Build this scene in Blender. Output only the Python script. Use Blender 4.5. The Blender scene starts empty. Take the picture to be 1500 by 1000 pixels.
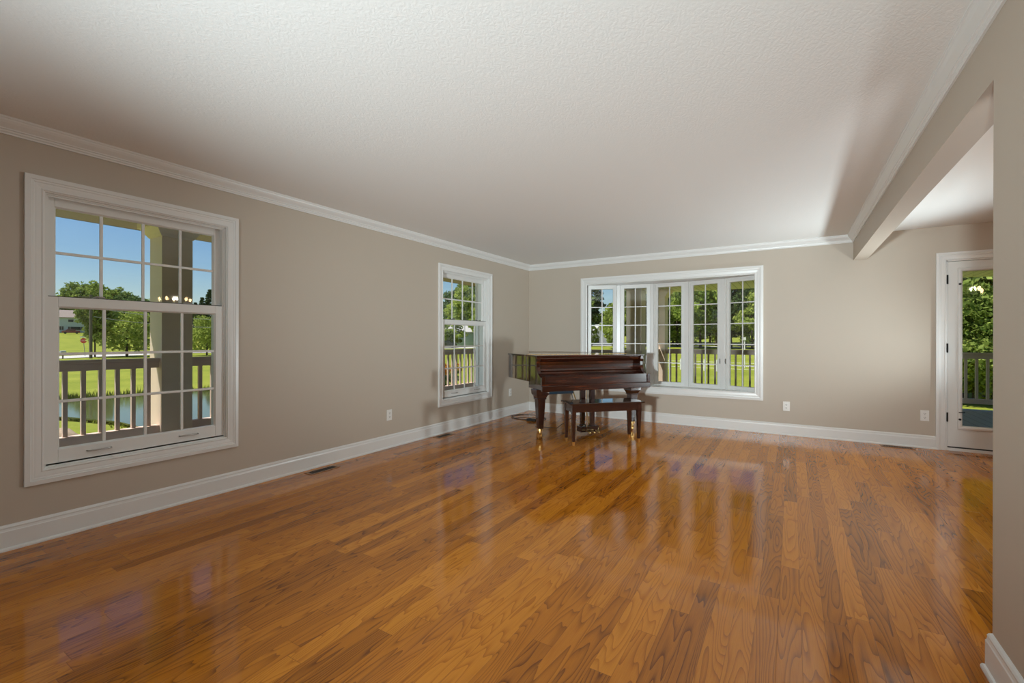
import bpy, math, random
import numpy as np
from mathutils import Vector, Matrix

S = bpy.context.scene
COL = S.collection
PI = math.pi
R = math.radians

# ------------------------------------------------------------------ camera, sky, sun, exposure
cd = bpy.data.cameras.new('camera')
cam = bpy.data.objects.new('camera', cd)
COL.objects.link(cam)
S.camera = cam
cd.sensor_width = 36.0
cd.lens = 666.34 / 1500 * 36.0
cd.shift_y = -3.67 / 1500
cd.clip_end = 1000
_y = R(31.5997)
_f = Vector((-math.sin(_y), math.cos(_y), 0))
_r = Vector((math.cos(_y), math.sin(_y), 0))
_u = Vector((0, 0, 1))
_m = Matrix((( _r.x, _u.x, -_f.x), (_r.y, _u.y, -_f.y), (_r.z, _u.z, -_f.z)))
cam.matrix_world = Matrix.Translation((3.7826, -6.6932, 1.2)) @ (_m @ Matrix.Rotation(R(0.108), 3, 'Z')).to_4x4()

S.view_settings.view_transform = 'Standard'
S.view_settings.look = 'None'
S.view_settings.exposure = 0.0
S.view_settings.gamma = 1.0
S.view_settings.use_curve_mapping = False
try:
    S.cycles.use_denoising = True
    S.cycles.denoiser = 'OPENIMAGEDENOISE'
    S.cycles.max_bounces = 12
    S.cycles.diffuse_bounces = 6
    S.cycles.glossy_bounces = 4
    S.cycles.transparent_max_bounces = 16
    S.cycles.sample_clamp_indirect = 6.0
    S.cycles.caustics_reflective = False
    S.cycles.caustics_refractive = False
    S.cycles.use_adaptive_sampling = False
except Exception:
    pass

SUN_DIR = Vector((-0.36, -0.30, 0.90)).normalized()      # towards the sun
w = bpy.data.worlds.new('sky')
S.world = w
w.use_nodes = True
nt = w.node_tree
bg = nt.nodes['Background']
sky = nt.nodes.new('ShaderNodeTexSky')
sky.sky_type = 'NISHITA'
sky.sun_disc = False
sky.sun_elevation = math.asin(SUN_DIR.z)
sky.sun_rotation = math.atan2(SUN_DIR.x, SUN_DIR.y)
sky.altitude = 200
sky.air_density = 1.0
sky.dust_density = 0.6
sky.ozone_density = 1.6
hsv = nt.nodes.new('ShaderNodeHueSaturation')
hsv.inputs['Saturation'].default_value = 1.3
nt.links.new(sky.outputs[0], hsv.inputs['Color'])
nt.links.new(hsv.outputs[0], bg.inputs['Color'])
SKY_STRENGTH = 0.108
bg.inputs['Strength'].default_value = SKY_STRENGTH

sl = bpy.data.lights.new('sun', 'SUN')
sl.energy = 6.6
sl.angle = R(0.6)
sl.color = (1.0, 0.96, 0.88)
so = bpy.data.objects.new('sun', sl)
COL.objects.link(so)
so.rotation_euler = (-SUN_DIR).to_track_quat('-Z', 'Y').to_euler()
so.location = (-10, -12, 25)

# power of the added fill lamps out of view and of the dining chandelier (W)
FAR_W = 1750.0      # beam towards the far wall
UP_W = 104.0        # wide uplight over the near ceiling
DINE_W = 36.0
SIDE_W = 350.0      # added fill lamp hidden in the dining room shining through the wide opening

# ------------------------------------------------------------------ materials
MATS = {}
def srgb(r, g, b):
    f = lambda c: (c / 12.92 if c <= 0.04045 else ((c + 0.055) / 1.055) ** 2.4)
    return (f(r / 255), f(g / 255), f(b / 255), 1)

def mat(name, col, rough=0.5, metal=0.0, noise=0.04, scale=6.0, spec=0.5, bump=0.0, bscale=40.0, coat=0.0):
    if name in MATS: return MATS[name]
    m = bpy.data.materials.new(name); m.use_nodes = True
    n, l = m.node_tree.nodes, m.node_tree.links
    b = n['Principled BSDF']
    if len(col) == 3: col = (*col, 1)
    tc = n.new('ShaderNodeTexCoord')
    nz = n.new('ShaderNodeTexNoise'); nz.inputs['Scale'].default_value = scale; nz.inputs['Detail'].default_value = 4
    l.new(tc.outputs['Object'], nz.inputs['Vector'])
    mr = n.new('ShaderNodeMapRange'); mr.inputs['To Min'].default_value = 1 - noise; mr.inputs['To Max'].default_value = 1 + noise
    l.new(nz.outputs['Fac'], mr.inputs['Value'])
    mx = n.new('ShaderNodeVectorMath'); mx.operation = 'SCALE'; mx.inputs[0].default_value = col[:3]
    l.new(mr.outputs[0], mx.inputs['Scale'])
    l.new(mx.outputs[0], b.inputs['Base Color'])
    b.inputs['Roughness'].default_value = rough
    b.inputs['Metallic'].default_value = metal
    b.inputs['Specular IOR Level'].default_value = spec
    b.inputs['Coat Weight'].default_value = coat
    b.inputs['Coat Roughness'].default_value = 0.05
    if bump:
        n2 = n.new('ShaderNodeTexNoise'); n2.inputs['Scale'].default_value = bscale; n2.inputs['Detail'].default_value = 3
        l.new(tc.outputs['Object'], n2.inputs['Vector'])
        bp = n.new('ShaderNodeBump'); bp.inputs['Strength'].default_value = bump; bp.inputs['Distance'].default_value = 0.01
        l.new(n2.outputs['Fac'], bp.inputs['Height']); l.new(bp.outputs[0], b.inputs['Normal'])
    MATS[name] = m
    return m

M_WALL = mat('greige_paint', (0.50, 0.435, 0.36), 0.55, noise=0.015, scale=1.5, bump=0.04, bscale=260)
M_TRIM = mat('white_trim_paint', (0.74, 0.74, 0.725), 0.3, noise=0.01, scale=3)
M_SASH = mat('white_vinyl', (0.74, 0.74, 0.72), 0.35, noise=0.01, scale=3)
M_DOOR = mat('white_door_paint', (0.70, 0.70, 0.68), 0.4, noise=0.01)
M_BLACK = mat('black_metal', (0.02, 0.02, 0.02), 0.4, 0.6)
M_GAP = mat('dark_weatherstrip', (0.03, 0.03, 0.03), 0.8)
M_NICKEL = mat('pewter_hardware', (0.42, 0.41, 0.39), 0.35, 0.8)
M_BRASS = mat('polished_brass', (0.90, 0.62, 0.25), 0.30, 1.0)
M_PLASTIC = mat('white_plastic', (0.78, 0.77, 0.74), 0.35, noise=0.01)
M_PORCH = mat('taupe_porch_paint', (0.72, 0.55, 0.47), 0.6, noise=0.03)
M_COLUMN = mat('beige_column_paint', (0.84, 0.68, 0.54), 0.6, noise=0.02)
M_CABLE = mat('black_rubber', (0.015, 0.015, 0.015), 0.5)

def ceiling_mat():
    m = bpy.data.materials.new('textured_ceiling_paint'); m.use_nodes = True
    n, l = m.node_tree.nodes, m.node_tree.links
    b = n['Principled BSDF']; b.inputs['Base Color'].default_value = (0.82, 0.825, 0.81, 1); b.inputs['Roughness'].default_value = 0.75
    tc = n.new('ShaderNodeTexCoord')
    n1 = n.new('ShaderNodeTexNoise'); n1.inputs['Scale'].default_value = 9; n1.inputs['Detail'].default_value = 3; n1.inputs['Distortion'].default_value = 2.5
    n2 = n.new('ShaderNodeTexNoise'); n2.inputs['Scale'].default_value = 60; n2.inputs['Detail'].default_value = 4; n2.inputs['Distortion'].default_value = 1.2
    wv = n.new('ShaderNodeTexWave'); wv.inputs['Scale'].default_value = 10; wv.inputs['Distortion'].default_value = 14; wv.inputs['Detail'].default_value = 4; wv.inputs['Detail Scale'].default_value = 2.2
    for x in (n1, n2, wv): l.new(tc.outputs['Object'], x.inputs['Vector'])
    a = n.new('ShaderNodeMath'); a.operation = 'MULTIPLY_ADD'; a.inputs[1].default_value = 0.55
    l.new(wv.outputs['Fac'], a.inputs[0]); l.new(n2.outputs['Fac'], a.inputs[2])
    bp = n.new('ShaderNodeBump'); bp.inputs['Strength'].default_value = 0.10; bp.inputs['Distance'].default_value = 0.006
    l.new(a.outputs[0], bp.inputs['Height']); l.new(bp.outputs[0], b.inputs['Normal'])
    return m
M_CEIL = ceiling_mat()

def wood_nodes(m, strip, length, cols, axis='Y', grain=1.0):
    """oak boards running along object Y"""
    n, l = m.node_tree.nodes, m.node_tree.links
    def math_(op, a, b=None, c=None):
        x = n.new('ShaderNodeMath'); x.operation = op
        for i, v in enumerate((a, b, c)):
            if v is None: continue
            if isinstance(v, (int, float)): x.inputs[i].default_value = v
            else: l.new(v, x.inputs[i])
        return x.outputs[0]
    tc = n.new('ShaderNodeTexCoord'); sx = n.new('ShaderNodeSeparateXYZ'); l.new(tc.outputs['Object'], sx.inputs[0])
    X, Y = sx.outputs['X'], sx.outputs['Y']
    q = math_('DIVIDE', X, strip); row = math_('FLOOR', q); fx = math_('FRACT', q)
    wn = n.new('ShaderNodeTexWhiteNoise'); wn.noise_dimensions = '1D'; l.new(row, wn.inputs['W'])
    yo = math_('ADD', math_('DIVIDE', Y, length), math_('MULTIPLY', wn.outputs['Value'], 13.7))
    brd = math_('FLOOR', yo); fy = math_('FRACT', yo)
    cm = n.new('ShaderNodeCombineXYZ'); l.new(row, cm.inputs[0]); l.new(brd, cm.inputs[1])
    w2 = n.new('ShaderNodeTexWhiteNoise'); w2.noise_dimensions = '2D'; l.new(cm.outputs[0], w2.inputs['Vector'])
    rnd = w2.outputs['Value']
    # grain coordinates: stretched along the board, shifted per board
    gx = math_('MULTIPLY', X, 1.0); gy = math_('MULTIPLY', Y, 0.10)
    cg = n.new('ShaderNodeCombineXYZ'); l.new(gx, cg.inputs[0]); l.new(gy, cg.inputs[1]); l.new(math_('MULTIPLY', rnd, 37.0), cg.inputs[2])
    big = n.new('ShaderNodeTexNoise'); big.inputs['Scale'].default_value = 9; big.inputs['Detail'].default_value = 1.5; big.inputs['Roughness'].default_value = 0.45
    l.new(cg.outputs[0], big.inputs['Vector'])
    # rings: contour lines of the stretched noise give cathedral grain
    ring = math_('FRACT', math_('MULTIPLY', big.outputs['Fac'], 21.0))
    ring = math_('POWER', math_('SUBTRACT', 1.0, ring), 3.5)
    cf = n.new('ShaderNodeCombineXYZ'); l.new(math_('MULTIPLY', X, 1.0), cf.inputs[0]); l.new(math_('MULTIPLY', Y, 0.03), cf.inputs[1]); l.new(rnd, cf.inputs[2])
    fine = n.new('ShaderNodeTexNoise'); fine.inputs['Scale'].default_value = 420; fine.inputs['Detail'].default_value = 2
    l.new(cf.outputs[0], fine.inputs['Vector'])
    blot = n.new('ShaderNodeTexNoise'); blot.inputs['Scale'].default_value = 1.3; l.new(tc.outputs['Object'], blot.inputs['Vector'])
    v = math_('ADD', math_('MULTIPLY', rnd, 0.40), math_('MULTIPLY', blot.outputs['Fac'], 0.30))
    v = math_('ADD', v, math_('MULTIPLY', fine.outputs['Fac'], 0.30))
    v = math_('SUBTRACT', v, math_('MULTIPLY', ring, 0.36 * grain))
    rp = n.new('ShaderNodeValToRGB'); e = rp.color_ramp.elements
    e[0].position = 0.0; e[0].color = cols[0]; e[1].position = 0.85; e[1].color = cols[2]
    k = e.new(0.42); k.color = cols[1]
    l.new(v, rp.inputs[0])
    # seams
    ex = math_('MINIMUM', fx, math_('SUBTRACT', 1.0, fx)); ey = math_('MINIMUM', fy, math_('SUBTRACT', 1.0, fy))
    s = math_('MINIMUM', math_('DIVIDE', ex, 0.018), math_('DIVIDE', ey, 0.0016))
    s = math_('MINIMUM', s, 1.0)
    mm = n.new('ShaderNodeMix'); mm.data_type = 'RGBA'
    mr = n.new('ShaderNodeMapRange'); l.new(s, mr.inputs[0]); mr.inputs['To Min'].default_value = 0.45; mr.inputs['To Max'].default_value = 1
    l.new(mr.outputs[0], mm.inputs[0]); mm.inputs[6].default_value = (cols[0][0] * .5, cols[0][1] * .5, cols[0][2] * .5, 1); l.new(rp.outputs[0], mm.inputs[7])
    return mm.outputs[2], s, fine.outputs['Fac'], blot.outputs['Fac'], math_

def floor_mat():
    m = bpy.data.materials.new('oak_strip_flooring'); m.use_nodes = True
    n, l = m.node_tree.nodes, m.node_tree.links
    b = n['Principled BSDF']
    c, s, fine, blot, math_ = wood_nodes(m, 0.083, 1.15, ((0.16, 0.045, 0.003, 1), (0.47, 0.155, 0.008, 1), (0.70, 0.270, 0.022, 1)))
    l.new(c, b.inputs['Base Color'])
    mr = n.new('ShaderNodeMapRange'); l.new(blot, mr.inputs[0]); mr.inputs['To Min'].default_value = 0.18; mr.inputs['To Max'].default_value = 0.30
    l.new(mr.outputs[0], b.inputs['Roughness'])
    b.inputs['IOR'].default_value = 1.45; b.inputs['Specular IOR Level'].default_value = 0.0
    b.inputs['Coat Weight'].default_value = 0.9; b.inputs['Coat IOR'].default_value = 1.62; b.inputs['Coat Roughness'].default_value = 0.08
    nz = n.new('ShaderNodeTexNoise'); nz.inputs['Scale'].default_value = 3.5; nz.inputs['Detail'].default_value = 2
    tc = n.new('ShaderNodeTexCoord'); l.new(tc.outputs['Object'], nz.inputs['Vector'])
    h = math_('ADD', math_('MULTIPLY', s, 0.25), math_('ADD', math_('MULTIPLY', fine, 0.10), math_('MULTIPLY', nz.outputs['Fac'], 1.5)))
    bp = n.new('ShaderNodeBump'); bp.inputs['Strength'].default_value = 0.25; bp.inputs['Distance'].default_value = 0.004
    l.new(h, bp.inputs['Height']); l.new(bp.outputs[0], b.inputs['Normal']); l.new(bp.outputs[0], b.inputs['Coat Normal'])
    return m
M_FLOOR = floor_mat()

def striped(name, col, width, axis, rough=0.5, depth=0.35):
    m = bpy.data.materials.new(name); m.use_nodes = True
    n, l = m.node_tree.nodes, m.node_tree.links
    b = n['Principled BSDF']; b.inputs['Roughness'].default_value = rough
    tc = n.new('ShaderNodeTexCoord'); sx = n.new('ShaderNodeSeparateXYZ'); l.new(tc.outputs['Object'], sx.inputs[0])
    d = n.new('ShaderNodeMath'); d.operation = 'DIVIDE'; l.new(sx.outputs[axis], d.inputs[0]); d.inputs[1].default_value = width
    f = n.new('ShaderNodeMath'); f.operation = 'FRACT'; l.new(d.outputs[0], f.inputs[0])
    g = n.new('ShaderNodeMath'); g.operation = 'LESS_THAN'; l.new(f.outputs[0], g.inputs[0]); g.inputs[1].default_value = 0.09
    mm = n.new('ShaderNodeMix'); mm.data_type = 'RGBA'; l.new(g.outputs[0], mm.inputs[0])
    mm.inputs[6].default_value = (*col, 1); mm.inputs[7].default_value = (col[0] * depth, col[1] * depth, col[2] * depth, 1)
    l.new(mm.outputs[2], b.inputs['Base Color'])
    return m
M_SOFFIT = striped('beadboard_soffit', (0.66, 0.60, 0.44), 0.14, 'X')
M_SOFFIT_L = mat('taupe_soffit', (0.32, 0.215, 0.24), 0.7)
M_DECK = striped('blue_grey_decking', (0.34, 0.38, 0.43), 0.14, 'X', 0.5, 0.5)
M_SIDING = striped('pale_siding', (0.62, 0.64, 0.64), 0.12, 'Z', 0.7, 0.7)
M_ROOF = mat('brown_shingles', (0.30, 0.24, 0.21), 0.9, noise=0.2, scale=3)
M_GREYROOF = mat('pale_grey_shingles', (0.46, 0.44, 0.42), 0.9, noise=0.15, scale=3)

def piano_wood():
    m = bpy.data.materials.new('polished_mahogany'); m.use_nodes = True
    n, l = m.node_tree.nodes, m.node_tree.links
    b = n['Principled BSDF']
    tc = n.new('ShaderNodeTexCoord'); mp = n.new('ShaderNodeMapping'); mp.inputs['Scale'].default_value = (1.6, 1.6, 26)
    l.new(tc.outputs['Object'], mp.inputs[0])
    nz = n.new('ShaderNodeTexNoise'); nz.inputs['Scale'].default_value = 1.4; nz.inputs['Detail'].default_value = 6; nz.inputs['Roughness'].default_value = 0.65
    l.new(mp.outputs[0], nz.inputs['Vector'])
    rp = n.new('ShaderNodeValToRGB'); e = rp.color_ramp.elements
    e[0].position = 0.33; e[0].color = (0.008, 0.002, 0.001, 1); e[1].position = 0.75; e[1].color = (0.12, 0.026, 0.007, 1)
    k = e.new(0.52); k.color = (0.032, 0.007, 0.003, 1)
    l.new(nz.outputs['Fac'], rp.inputs[0]); l.new(rp.outputs[0], b.inputs['Base Color'])
    b.inputs['Roughness'].default_value = 0.25
    b.inputs['Coat Weight'].default_value = 1.0; b.inputs['Coat Roughness'].default_value = 0.03; b.inputs['Coat IOR'].default_value = 1.6; b.inputs['Specular IOR Level'].default_value = .2
    return m
M_PIANO = piano_wood()
M_DARKWOOD = mat('dark_espresso_wood', (0.028, 0.009, 0.006), 0.22, noise=0.3, scale=8, coat=0.8)
M_BENCHTOP = mat('glossy_dark_bench_top', (0.022, 0.008, 0.006), 0.12, noise=0.2, scale=8, coat=1.0)

def glass_mat():
    m = bpy.data.materials.new('window_glass'); m.use_nodes = True
    n, l = m.node_tree.nodes, m.node_tree.links
    for x in list(n): n.remove(x)
    o = n.new('ShaderNodeOutputMaterial'); mx = n.new('ShaderNodeMixShader')
    tr = n.new('ShaderNodeBsdfTransparent'); tr.inputs[0].default_value = (0.97, 0.98, 0.975, 1)
    gl = n.new('ShaderNodeBsdfGlossy'); gl.inputs['Roughness'].default_value = 0.02; gl.inputs['Color'].default_value = (1, 1, 1, 1)
    ge = n.new('ShaderNodeNewGeometry'); dt = n.new('ShaderNodeVectorMath'); dt.operation = 'DOT_PRODUCT'
    l.new(ge.outputs['Incoming'], dt.inputs[0]); l.new(ge.outputs['Normal'], dt.inputs[1])
    def mt(op, a, b):
        x = n.new('ShaderNodeMath'); x.operation = op
        for i, v in enumerate((a, b)):
            if v is None: continue
            if isinstance(v, (int, float)): x.inputs[i].default_value = v
            else: l.new(v, x.inputs[i])
        return x.outputs[0]
    fr = mt('ADD', mt('MULTIPLY', mt('POWER', mt('SUBTRACT', 1.0, mt('ABSOLUTE', dt.outputs['Value'], None)), 5.0), 0.92), 0.03)
    l.new(fr, mx.inputs[0]); l.new(tr.outputs[0], mx.inputs[1]); l.new(gl.outputs[0], mx.inputs[2]); l.new(mx.outputs[0], o.inputs[0])
    return m
M_GLASS = glass_mat()

def emit(name, col, st):
    m = bpy.data.materials.new(name); m.use_nodes = True
    b = m.node_tree.nodes['Principled BSDF']; b.inputs['Base Color'].default_value = (*col, 1)
    b.inputs['Emission Color'].default_value = (*col, 1); b.inputs['Emission Strength'].default_value = st
    return m

def leaf_mat(name, c1, c2, rough=0.6, tr=0.35):
    m = bpy.data.materials.new(name); m.use_nodes = True
    n, l = m.node_tree.nodes, m.node_tree.links
    for x in list(n): n.remove(x)
    o = n.new('ShaderNodeOutputMaterial')
    oi = n.new('ShaderNodeObjectInfo'); geo = n.new('ShaderNodeNewGeometry')
    tc = n.new('ShaderNodeTexCoord'); nz = n.new('ShaderNodeTexNoise'); nz.inputs['Scale'].default_value = 1.1; nz.inputs['Detail'].default_value = 3
    l.new(tc.outputs['Object'], nz.inputs['Vector'])
    ad = n.new('ShaderNodeMath'); ad.operation = 'MULTIPLY_ADD'; l.new(geo.outputs['Random Per Island'], ad.inputs[0]); ad.inputs[1].default_value = 0.55
    mr = n.new('ShaderNodeMapRange'); l.new(nz.outputs['Fac'], mr.inputs[0]); mr.inputs['From Min'].default_value = 0.35; mr.inputs['From Max'].default_value = 0.65
    mr.inputs['To Max'].default_value = 0.45
    l.new(mr.outputs[0], ad.inputs[2])
    mx = n.new('ShaderNodeMix'); mx.data_type = 'RGBA'; l.new(ad.outputs[0], mx.inputs[0]); mx.inputs[6].default_value = (*c1, 1); mx.inputs[7].default_value = (*c2, 1)
    hs = n.new('ShaderNodeHueSaturation'); l.new(mx.outputs[2], hs.inputs['Color'])
    vr = n.new('ShaderNodeMapRange'); l.new(oi.outputs['Random'], vr.inputs[0]); vr.inputs['To Min'].default_value = 0.8; vr.inputs['To Max'].default_value = 1.2
    l.new(vr.outputs[0], hs.inputs['Value'])
    d = n.new('ShaderNodeBsdfDiffuse'); t = n.new('ShaderNodeBsdfTranslucent'); ms = n.new('ShaderNodeMixShader'); ms.inputs[0].default_value = tr
    l.new(hs.outputs[0], d.inputs[0]); l.new(hs.outputs[0], t.inputs[0]); l.new(d.outputs[0], ms.inputs[1]); l.new(t.outputs[0], ms.inputs[2])
    l.new(ms.outputs[0], o.inputs[0])
    return m
M_LEAF = leaf_mat('green_leaves', (0.07, 0.13, 0.025), (0.42, 0.50, 0.12))
M_LEAF_LIGHT = leaf_mat('light_green_leaves', (0.16, 0.24, 0.04), (0.62, 0.68, 0.18))
M_LEAF_DARK = leaf_mat('dark_green_leaves', (0.035, 0.075, 0.03), (0.20, 0.28, 0.09))
M_NEEDLE = leaf_mat('conifer_needles', (0.03, 0.06, 0.035), (0.16, 0.22, 0.10), tr=0.15)
M_FLOWER = leaf_mat('orange_leaves', (0.45, 0.12, 0.02), (0.75, 0.45, 0.08))
M_BARK = mat('bark', (0.10, 0.075, 0.055), 0.9, noise=0.3, scale=10)

def lawn_mat():
    m = bpy.data.materials.new('mown_lawn'); m.use_nodes = True
    n, l = m.node_tree.nodes, m.node_tree.links
    b = n['Principled BSDF']; b.inputs['Roughness'].default_value = 0.9; b.inputs['Specular IOR Level'].default_value = 0.1
    tc = n.new('ShaderNodeTexCoord')
    n1 = n.new('ShaderNodeTexNoise'); n1.inputs['Scale'].default_value = 0.35; n1.inputs['Detail'].default_value = 5
    n2 = n.new('ShaderNodeTexNoise'); n2.inputs['Scale'].default_value = 9; n2.inputs['Detail'].default_value = 4
    for x in (n1, n2): l.new(tc.outputs['Object'], x.inputs['Vector'])
    a = n.new('ShaderNodeMath'); a.operation = 'MULTIPLY_ADD'; l.new(n2.outputs['Fac'], a.inputs[0]); a.inputs[1].default_value = 0.5
    s = n.new('ShaderNodeMath'); s.operation = 'MULTIPLY'; s.inputs[1].default_value = 0.6; l.new(n1.outputs['Fac'], s.inputs[0]); l.new(s.outputs[0], a.inputs[2])
    rp = n.new('ShaderNodeValToRGB'); e = rp.color_ramp.elements
    e[0].position = 0.35; e[0].color = (0.15, 0.19, 0.018, 1); e[1].position = 0.75; e[1].color = (0.30, 0.315, 0.045, 1)
    l.new(a.outputs[0], rp.inputs[0]); l.new(rp.outputs[0], b.inputs['Base Color'])
    return m
M_LAWN = lawn_mat()
M_WATER = mat('pond_water', (0.10, 0.11, 0.04), 0.06, noise=0.1, bump=0.05, bscale=6)
M_ROAD = mat('pale_concrete_road', (0.52, 0.50, 0.47), 0.85, noise=0.06)
M_ROCK = mat('tan_boulder', (0.42, 0.31, 0.21), 0.9, noise=0.3, scale=5, bump=0.6, bscale=9)
M_REED = leaf_mat('reed_blades', (0.10, 0.13, 0.02), (0.32, 0.36, 0.07))

# ------------------------------------------------------------------ object helpers
def tag(o, label=None, cat=None, group=None, kind=None):
    if label: o['label'] = label
    if cat: o['category'] = cat
    if group: o['group'] = group
    if kind: o['kind'] = kind
    return o

def empty(name, loc=(0, 0, 0), rz=0.0, parent=None):
    o = bpy.data.objects.new(name, None); COL.objects.link(o)
    o.location = loc; o.rotation_euler = (0, 0, rz); o.empty_display_size = 0.1
    if parent: o.parent = parent
    return o

class MB:
    """collects shapes into one mesh; xf maps local points"""
    def __init__(self, xf=None):
        self.v, self.f, self.xf = [], [], xf
    def add(self, vs, fs):
        k = len(self.v)
        if self.xf: vs = [self.xf(p) for p in vs]
        self.v += [tuple(p) for p in vs]
        self.f += [tuple(i + k for i in f) for f in fs]
        return self
    def box(self, a, b):
        x0, y0, z0 = a; x1, y1, z1 = b
        vs = [(x0, y0, z0), (x1, y0, z0), (x1, y1, z0), (x0, y1, z0), (x0, y0, z1), (x1, y0, z1), (x1, y1, z1), (x0, y1, z1)]
        return self.add(vs, [(0, 3, 2, 1), (4, 5, 6, 7), (0, 1, 5, 4), (1, 2, 6, 5), (2, 3, 7, 6), (3, 0, 4, 7)])
    def taper(self, c0, s0, c1, s1):
        """frustum between rectangle (centre c0, half-size s0) and (c1, s1)"""
        vs = []
        for c, s in ((c0, s0), (c1, s1)):
            for dx, dy in ((-1, -1), (1, -1), (1, 1), (-1, 1)): vs.append((c[0] + dx * s[0], c[1] + dy * s[1], c[2]))
        return self.add(vs, [(0, 3, 2, 1), (4, 5, 6, 7), (0, 1, 5, 4), (1, 2, 6, 5), (2, 3, 7, 6), (3, 0, 4, 7)])
    def prism(self, poly, z0, z1):
        n = len(poly)
        vs = [(x, y, z0) for x, y in poly] + [(x, y, z1) for x, y in poly]
        return self.add(vs, [tuple(range(n))[::-1], tuple(range(n, 2 * n))] + [(i, (i + 1) % n, n + (i + 1) % n, n + i) for i in range(n)])
    def extr(self, prof, a, b, fn):
        """profile polygon (p,q) extruded along t from a to b; fn(t,p,q)->xyz"""
        n = len(prof)
        vs = [fn(a, p, q) for p, q in prof] + [fn(b, p, q) for p, q in prof]
        return self.add(vs, [tuple(range(n))[::-1], tuple(range(n, 2 * n))] + [(i, (i + 1) % n, n + (i + 1) % n, n + i) for i in range(n)])
    def cyl(self, p0, p1, r0, r1=None, n=12):
        r1 = r0 if r1 is None else r1
        p0, p1 = Vector(p0), Vector(p1); d = (p1 - p0).normalized()
        a = d.orthogonal().normalized(); b = d.cross(a)
        vs = []
        for p, r in ((p0, r0), (p1, r1)):
            for k in range(n):
                t = 2 * PI * k / n; vs.append(p + (a * math.cos(t) + b * math.sin(t)) * r)
        return self.add(vs, [tuple(range(n))[::-1], tuple(range(n, 2 * n))] + [(i, (i + 1) % n, n + (i + 1) % n, n + i) for i in range(n)])
    def tube(self, pts, r, n=8):
        pts = [Vector(p) for p in pts]; k0 = []
        vs = []
        up = Vector((0, 0, 1))
        for i, p in enumerate(pts):
            d = (pts[min(i + 1, len(pts) - 1)] - pts[max(i - 1, 0)]).normalized()
            a = d.cross(up)
            if a.length < 1e-3: a = d.cross(Vector((1, 0, 0)))
            a.normalize(); b = d.cross(a)
            rr = r[i] if isinstance(r, (list, tuple)) else r
            for k in range(n):
                t = 2 * PI * k / n; vs.append(p + (a * math.cos(t) + b * math.sin(t)) * rr)
        fs = []
        for i in range(len(pts) - 1):
            for k in range(n):
                fs.append((i * n + k, i * n + (k + 1) % n, (i + 1) * n + (k + 1) % n, (i + 1) * n + k))
        fs += [tuple(range(n))[::-1], tuple(range((len(pts) - 1) * n, len(pts) * n))]
        return self.add(vs, fs)
    def sphere(self, c, r, n=12, m=8, sc=(1, 1, 1)):
        vs = [(c[0], c[1], c[2] - r * sc[2])]
        for j in range(1, m):
            t = PI * j / m - PI / 2
            for k in range(n):
                a = 2 * PI * k / n
                vs.append((c[0] + r * sc[0] * math.cos(t) * math.cos(a), c[1] + r * sc[1] * math.cos(t) * math.sin(a), c[2] + r * sc[2] * math.sin(t)))
        vs.append((c[0], c[1], c[2] + r * sc[2])); L = len(vs) - 1
        fs = [(0, 1 + (k + 1) % n, 1 + k) for k in range(n)]
        for j in range(m - 2):
            for k in range(n):
                a = 1 + j * n + k; b = 1 + j * n + (k + 1) % n
                fs.append((a, b, b + n, a + n))
        fs += [(L, 1 + (m - 2) * n + k, 1 + (m - 2) * n + (k + 1) % n) for k in range(n)]
        return self.add(vs, fs)
    def rect_sweep(self, u0, u1, z0, z1, prof, fn):
        """moulding of profile (inset, depth) mitred round a rectangle; fn(u, d, z)->xyz"""
        n = len(prof); vs = []
        for ins, d in prof:
            for u, z in ((u0 + ins, z0 + ins), (u1 - ins, z0 + ins), (u1 - ins, z1 - ins), (u0 + ins, z1 - ins)):
                vs.append(fn(u, d, z))
        fs = []
        for i in range(n):
            j = (i + 1) % n
            for k in range(4):
                k2 = (k + 1) % 4
                fs.append((i * 4 + k, i * 4 + k2, j * 4 + k2, j * 4 + k))
        return self.add(vs, fs)
    def build(self, name, material, parent=None, smooth=False, bevel=0.0, fix=True):
        me = bpy.data.meshes.new(name)
        me.from_pydata(self.v, [], self.f)
        if fix:
            import bmesh
            bm = bmesh.new(); bm.from_mesh(me); bmesh.ops.recalc_face_normals(bm, faces=bm.faces); bm.to_mesh(me); bm.free()
        me.materials.append(material)
        if smooth:
            for p in me.polygons: p.use_smooth = True
        o = bpy.data.objects.new(name, me); COL.objects.link(o)
        if parent: o.parent = parent
        if bevel:
            bv = o.modifiers.new('bevel', 'BEVEL'); bv.width = bevel; bv.segments = 2; bv.limit_method = 'ANGLE'; bv.angle_limit = R(40)
        return o

def copy_tree(o, parent=None):
    c = o.copy(); COL.objects.link(c)
    if parent: c.parent = parent
    for ch in list(o.children): copy_tree(ch, c)
    return c

# ------------------------------------------------------------------ room shell
H = 2.437
WT = 0.18
XB = 4.4            # face of the right hand wall and header beam
XB2 = 4.528
YE = -4.39          # where the right hand wall ends
YF = -10.2          # wall behind the camera
XR = 8.6            # far wall of the dining room
W1 = (-5.338 - 0.52, -5.338 + 0.52, 0.415, 2.08)
W2 = (-1.7205 - 0.52, -1.7205 + 0.52, 0.415, 2.08)
BAY = (1.03, 3.37, 0.49, 2.06)
DOOR = (5.21, 6.15, 0.0, 2.065)

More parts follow.
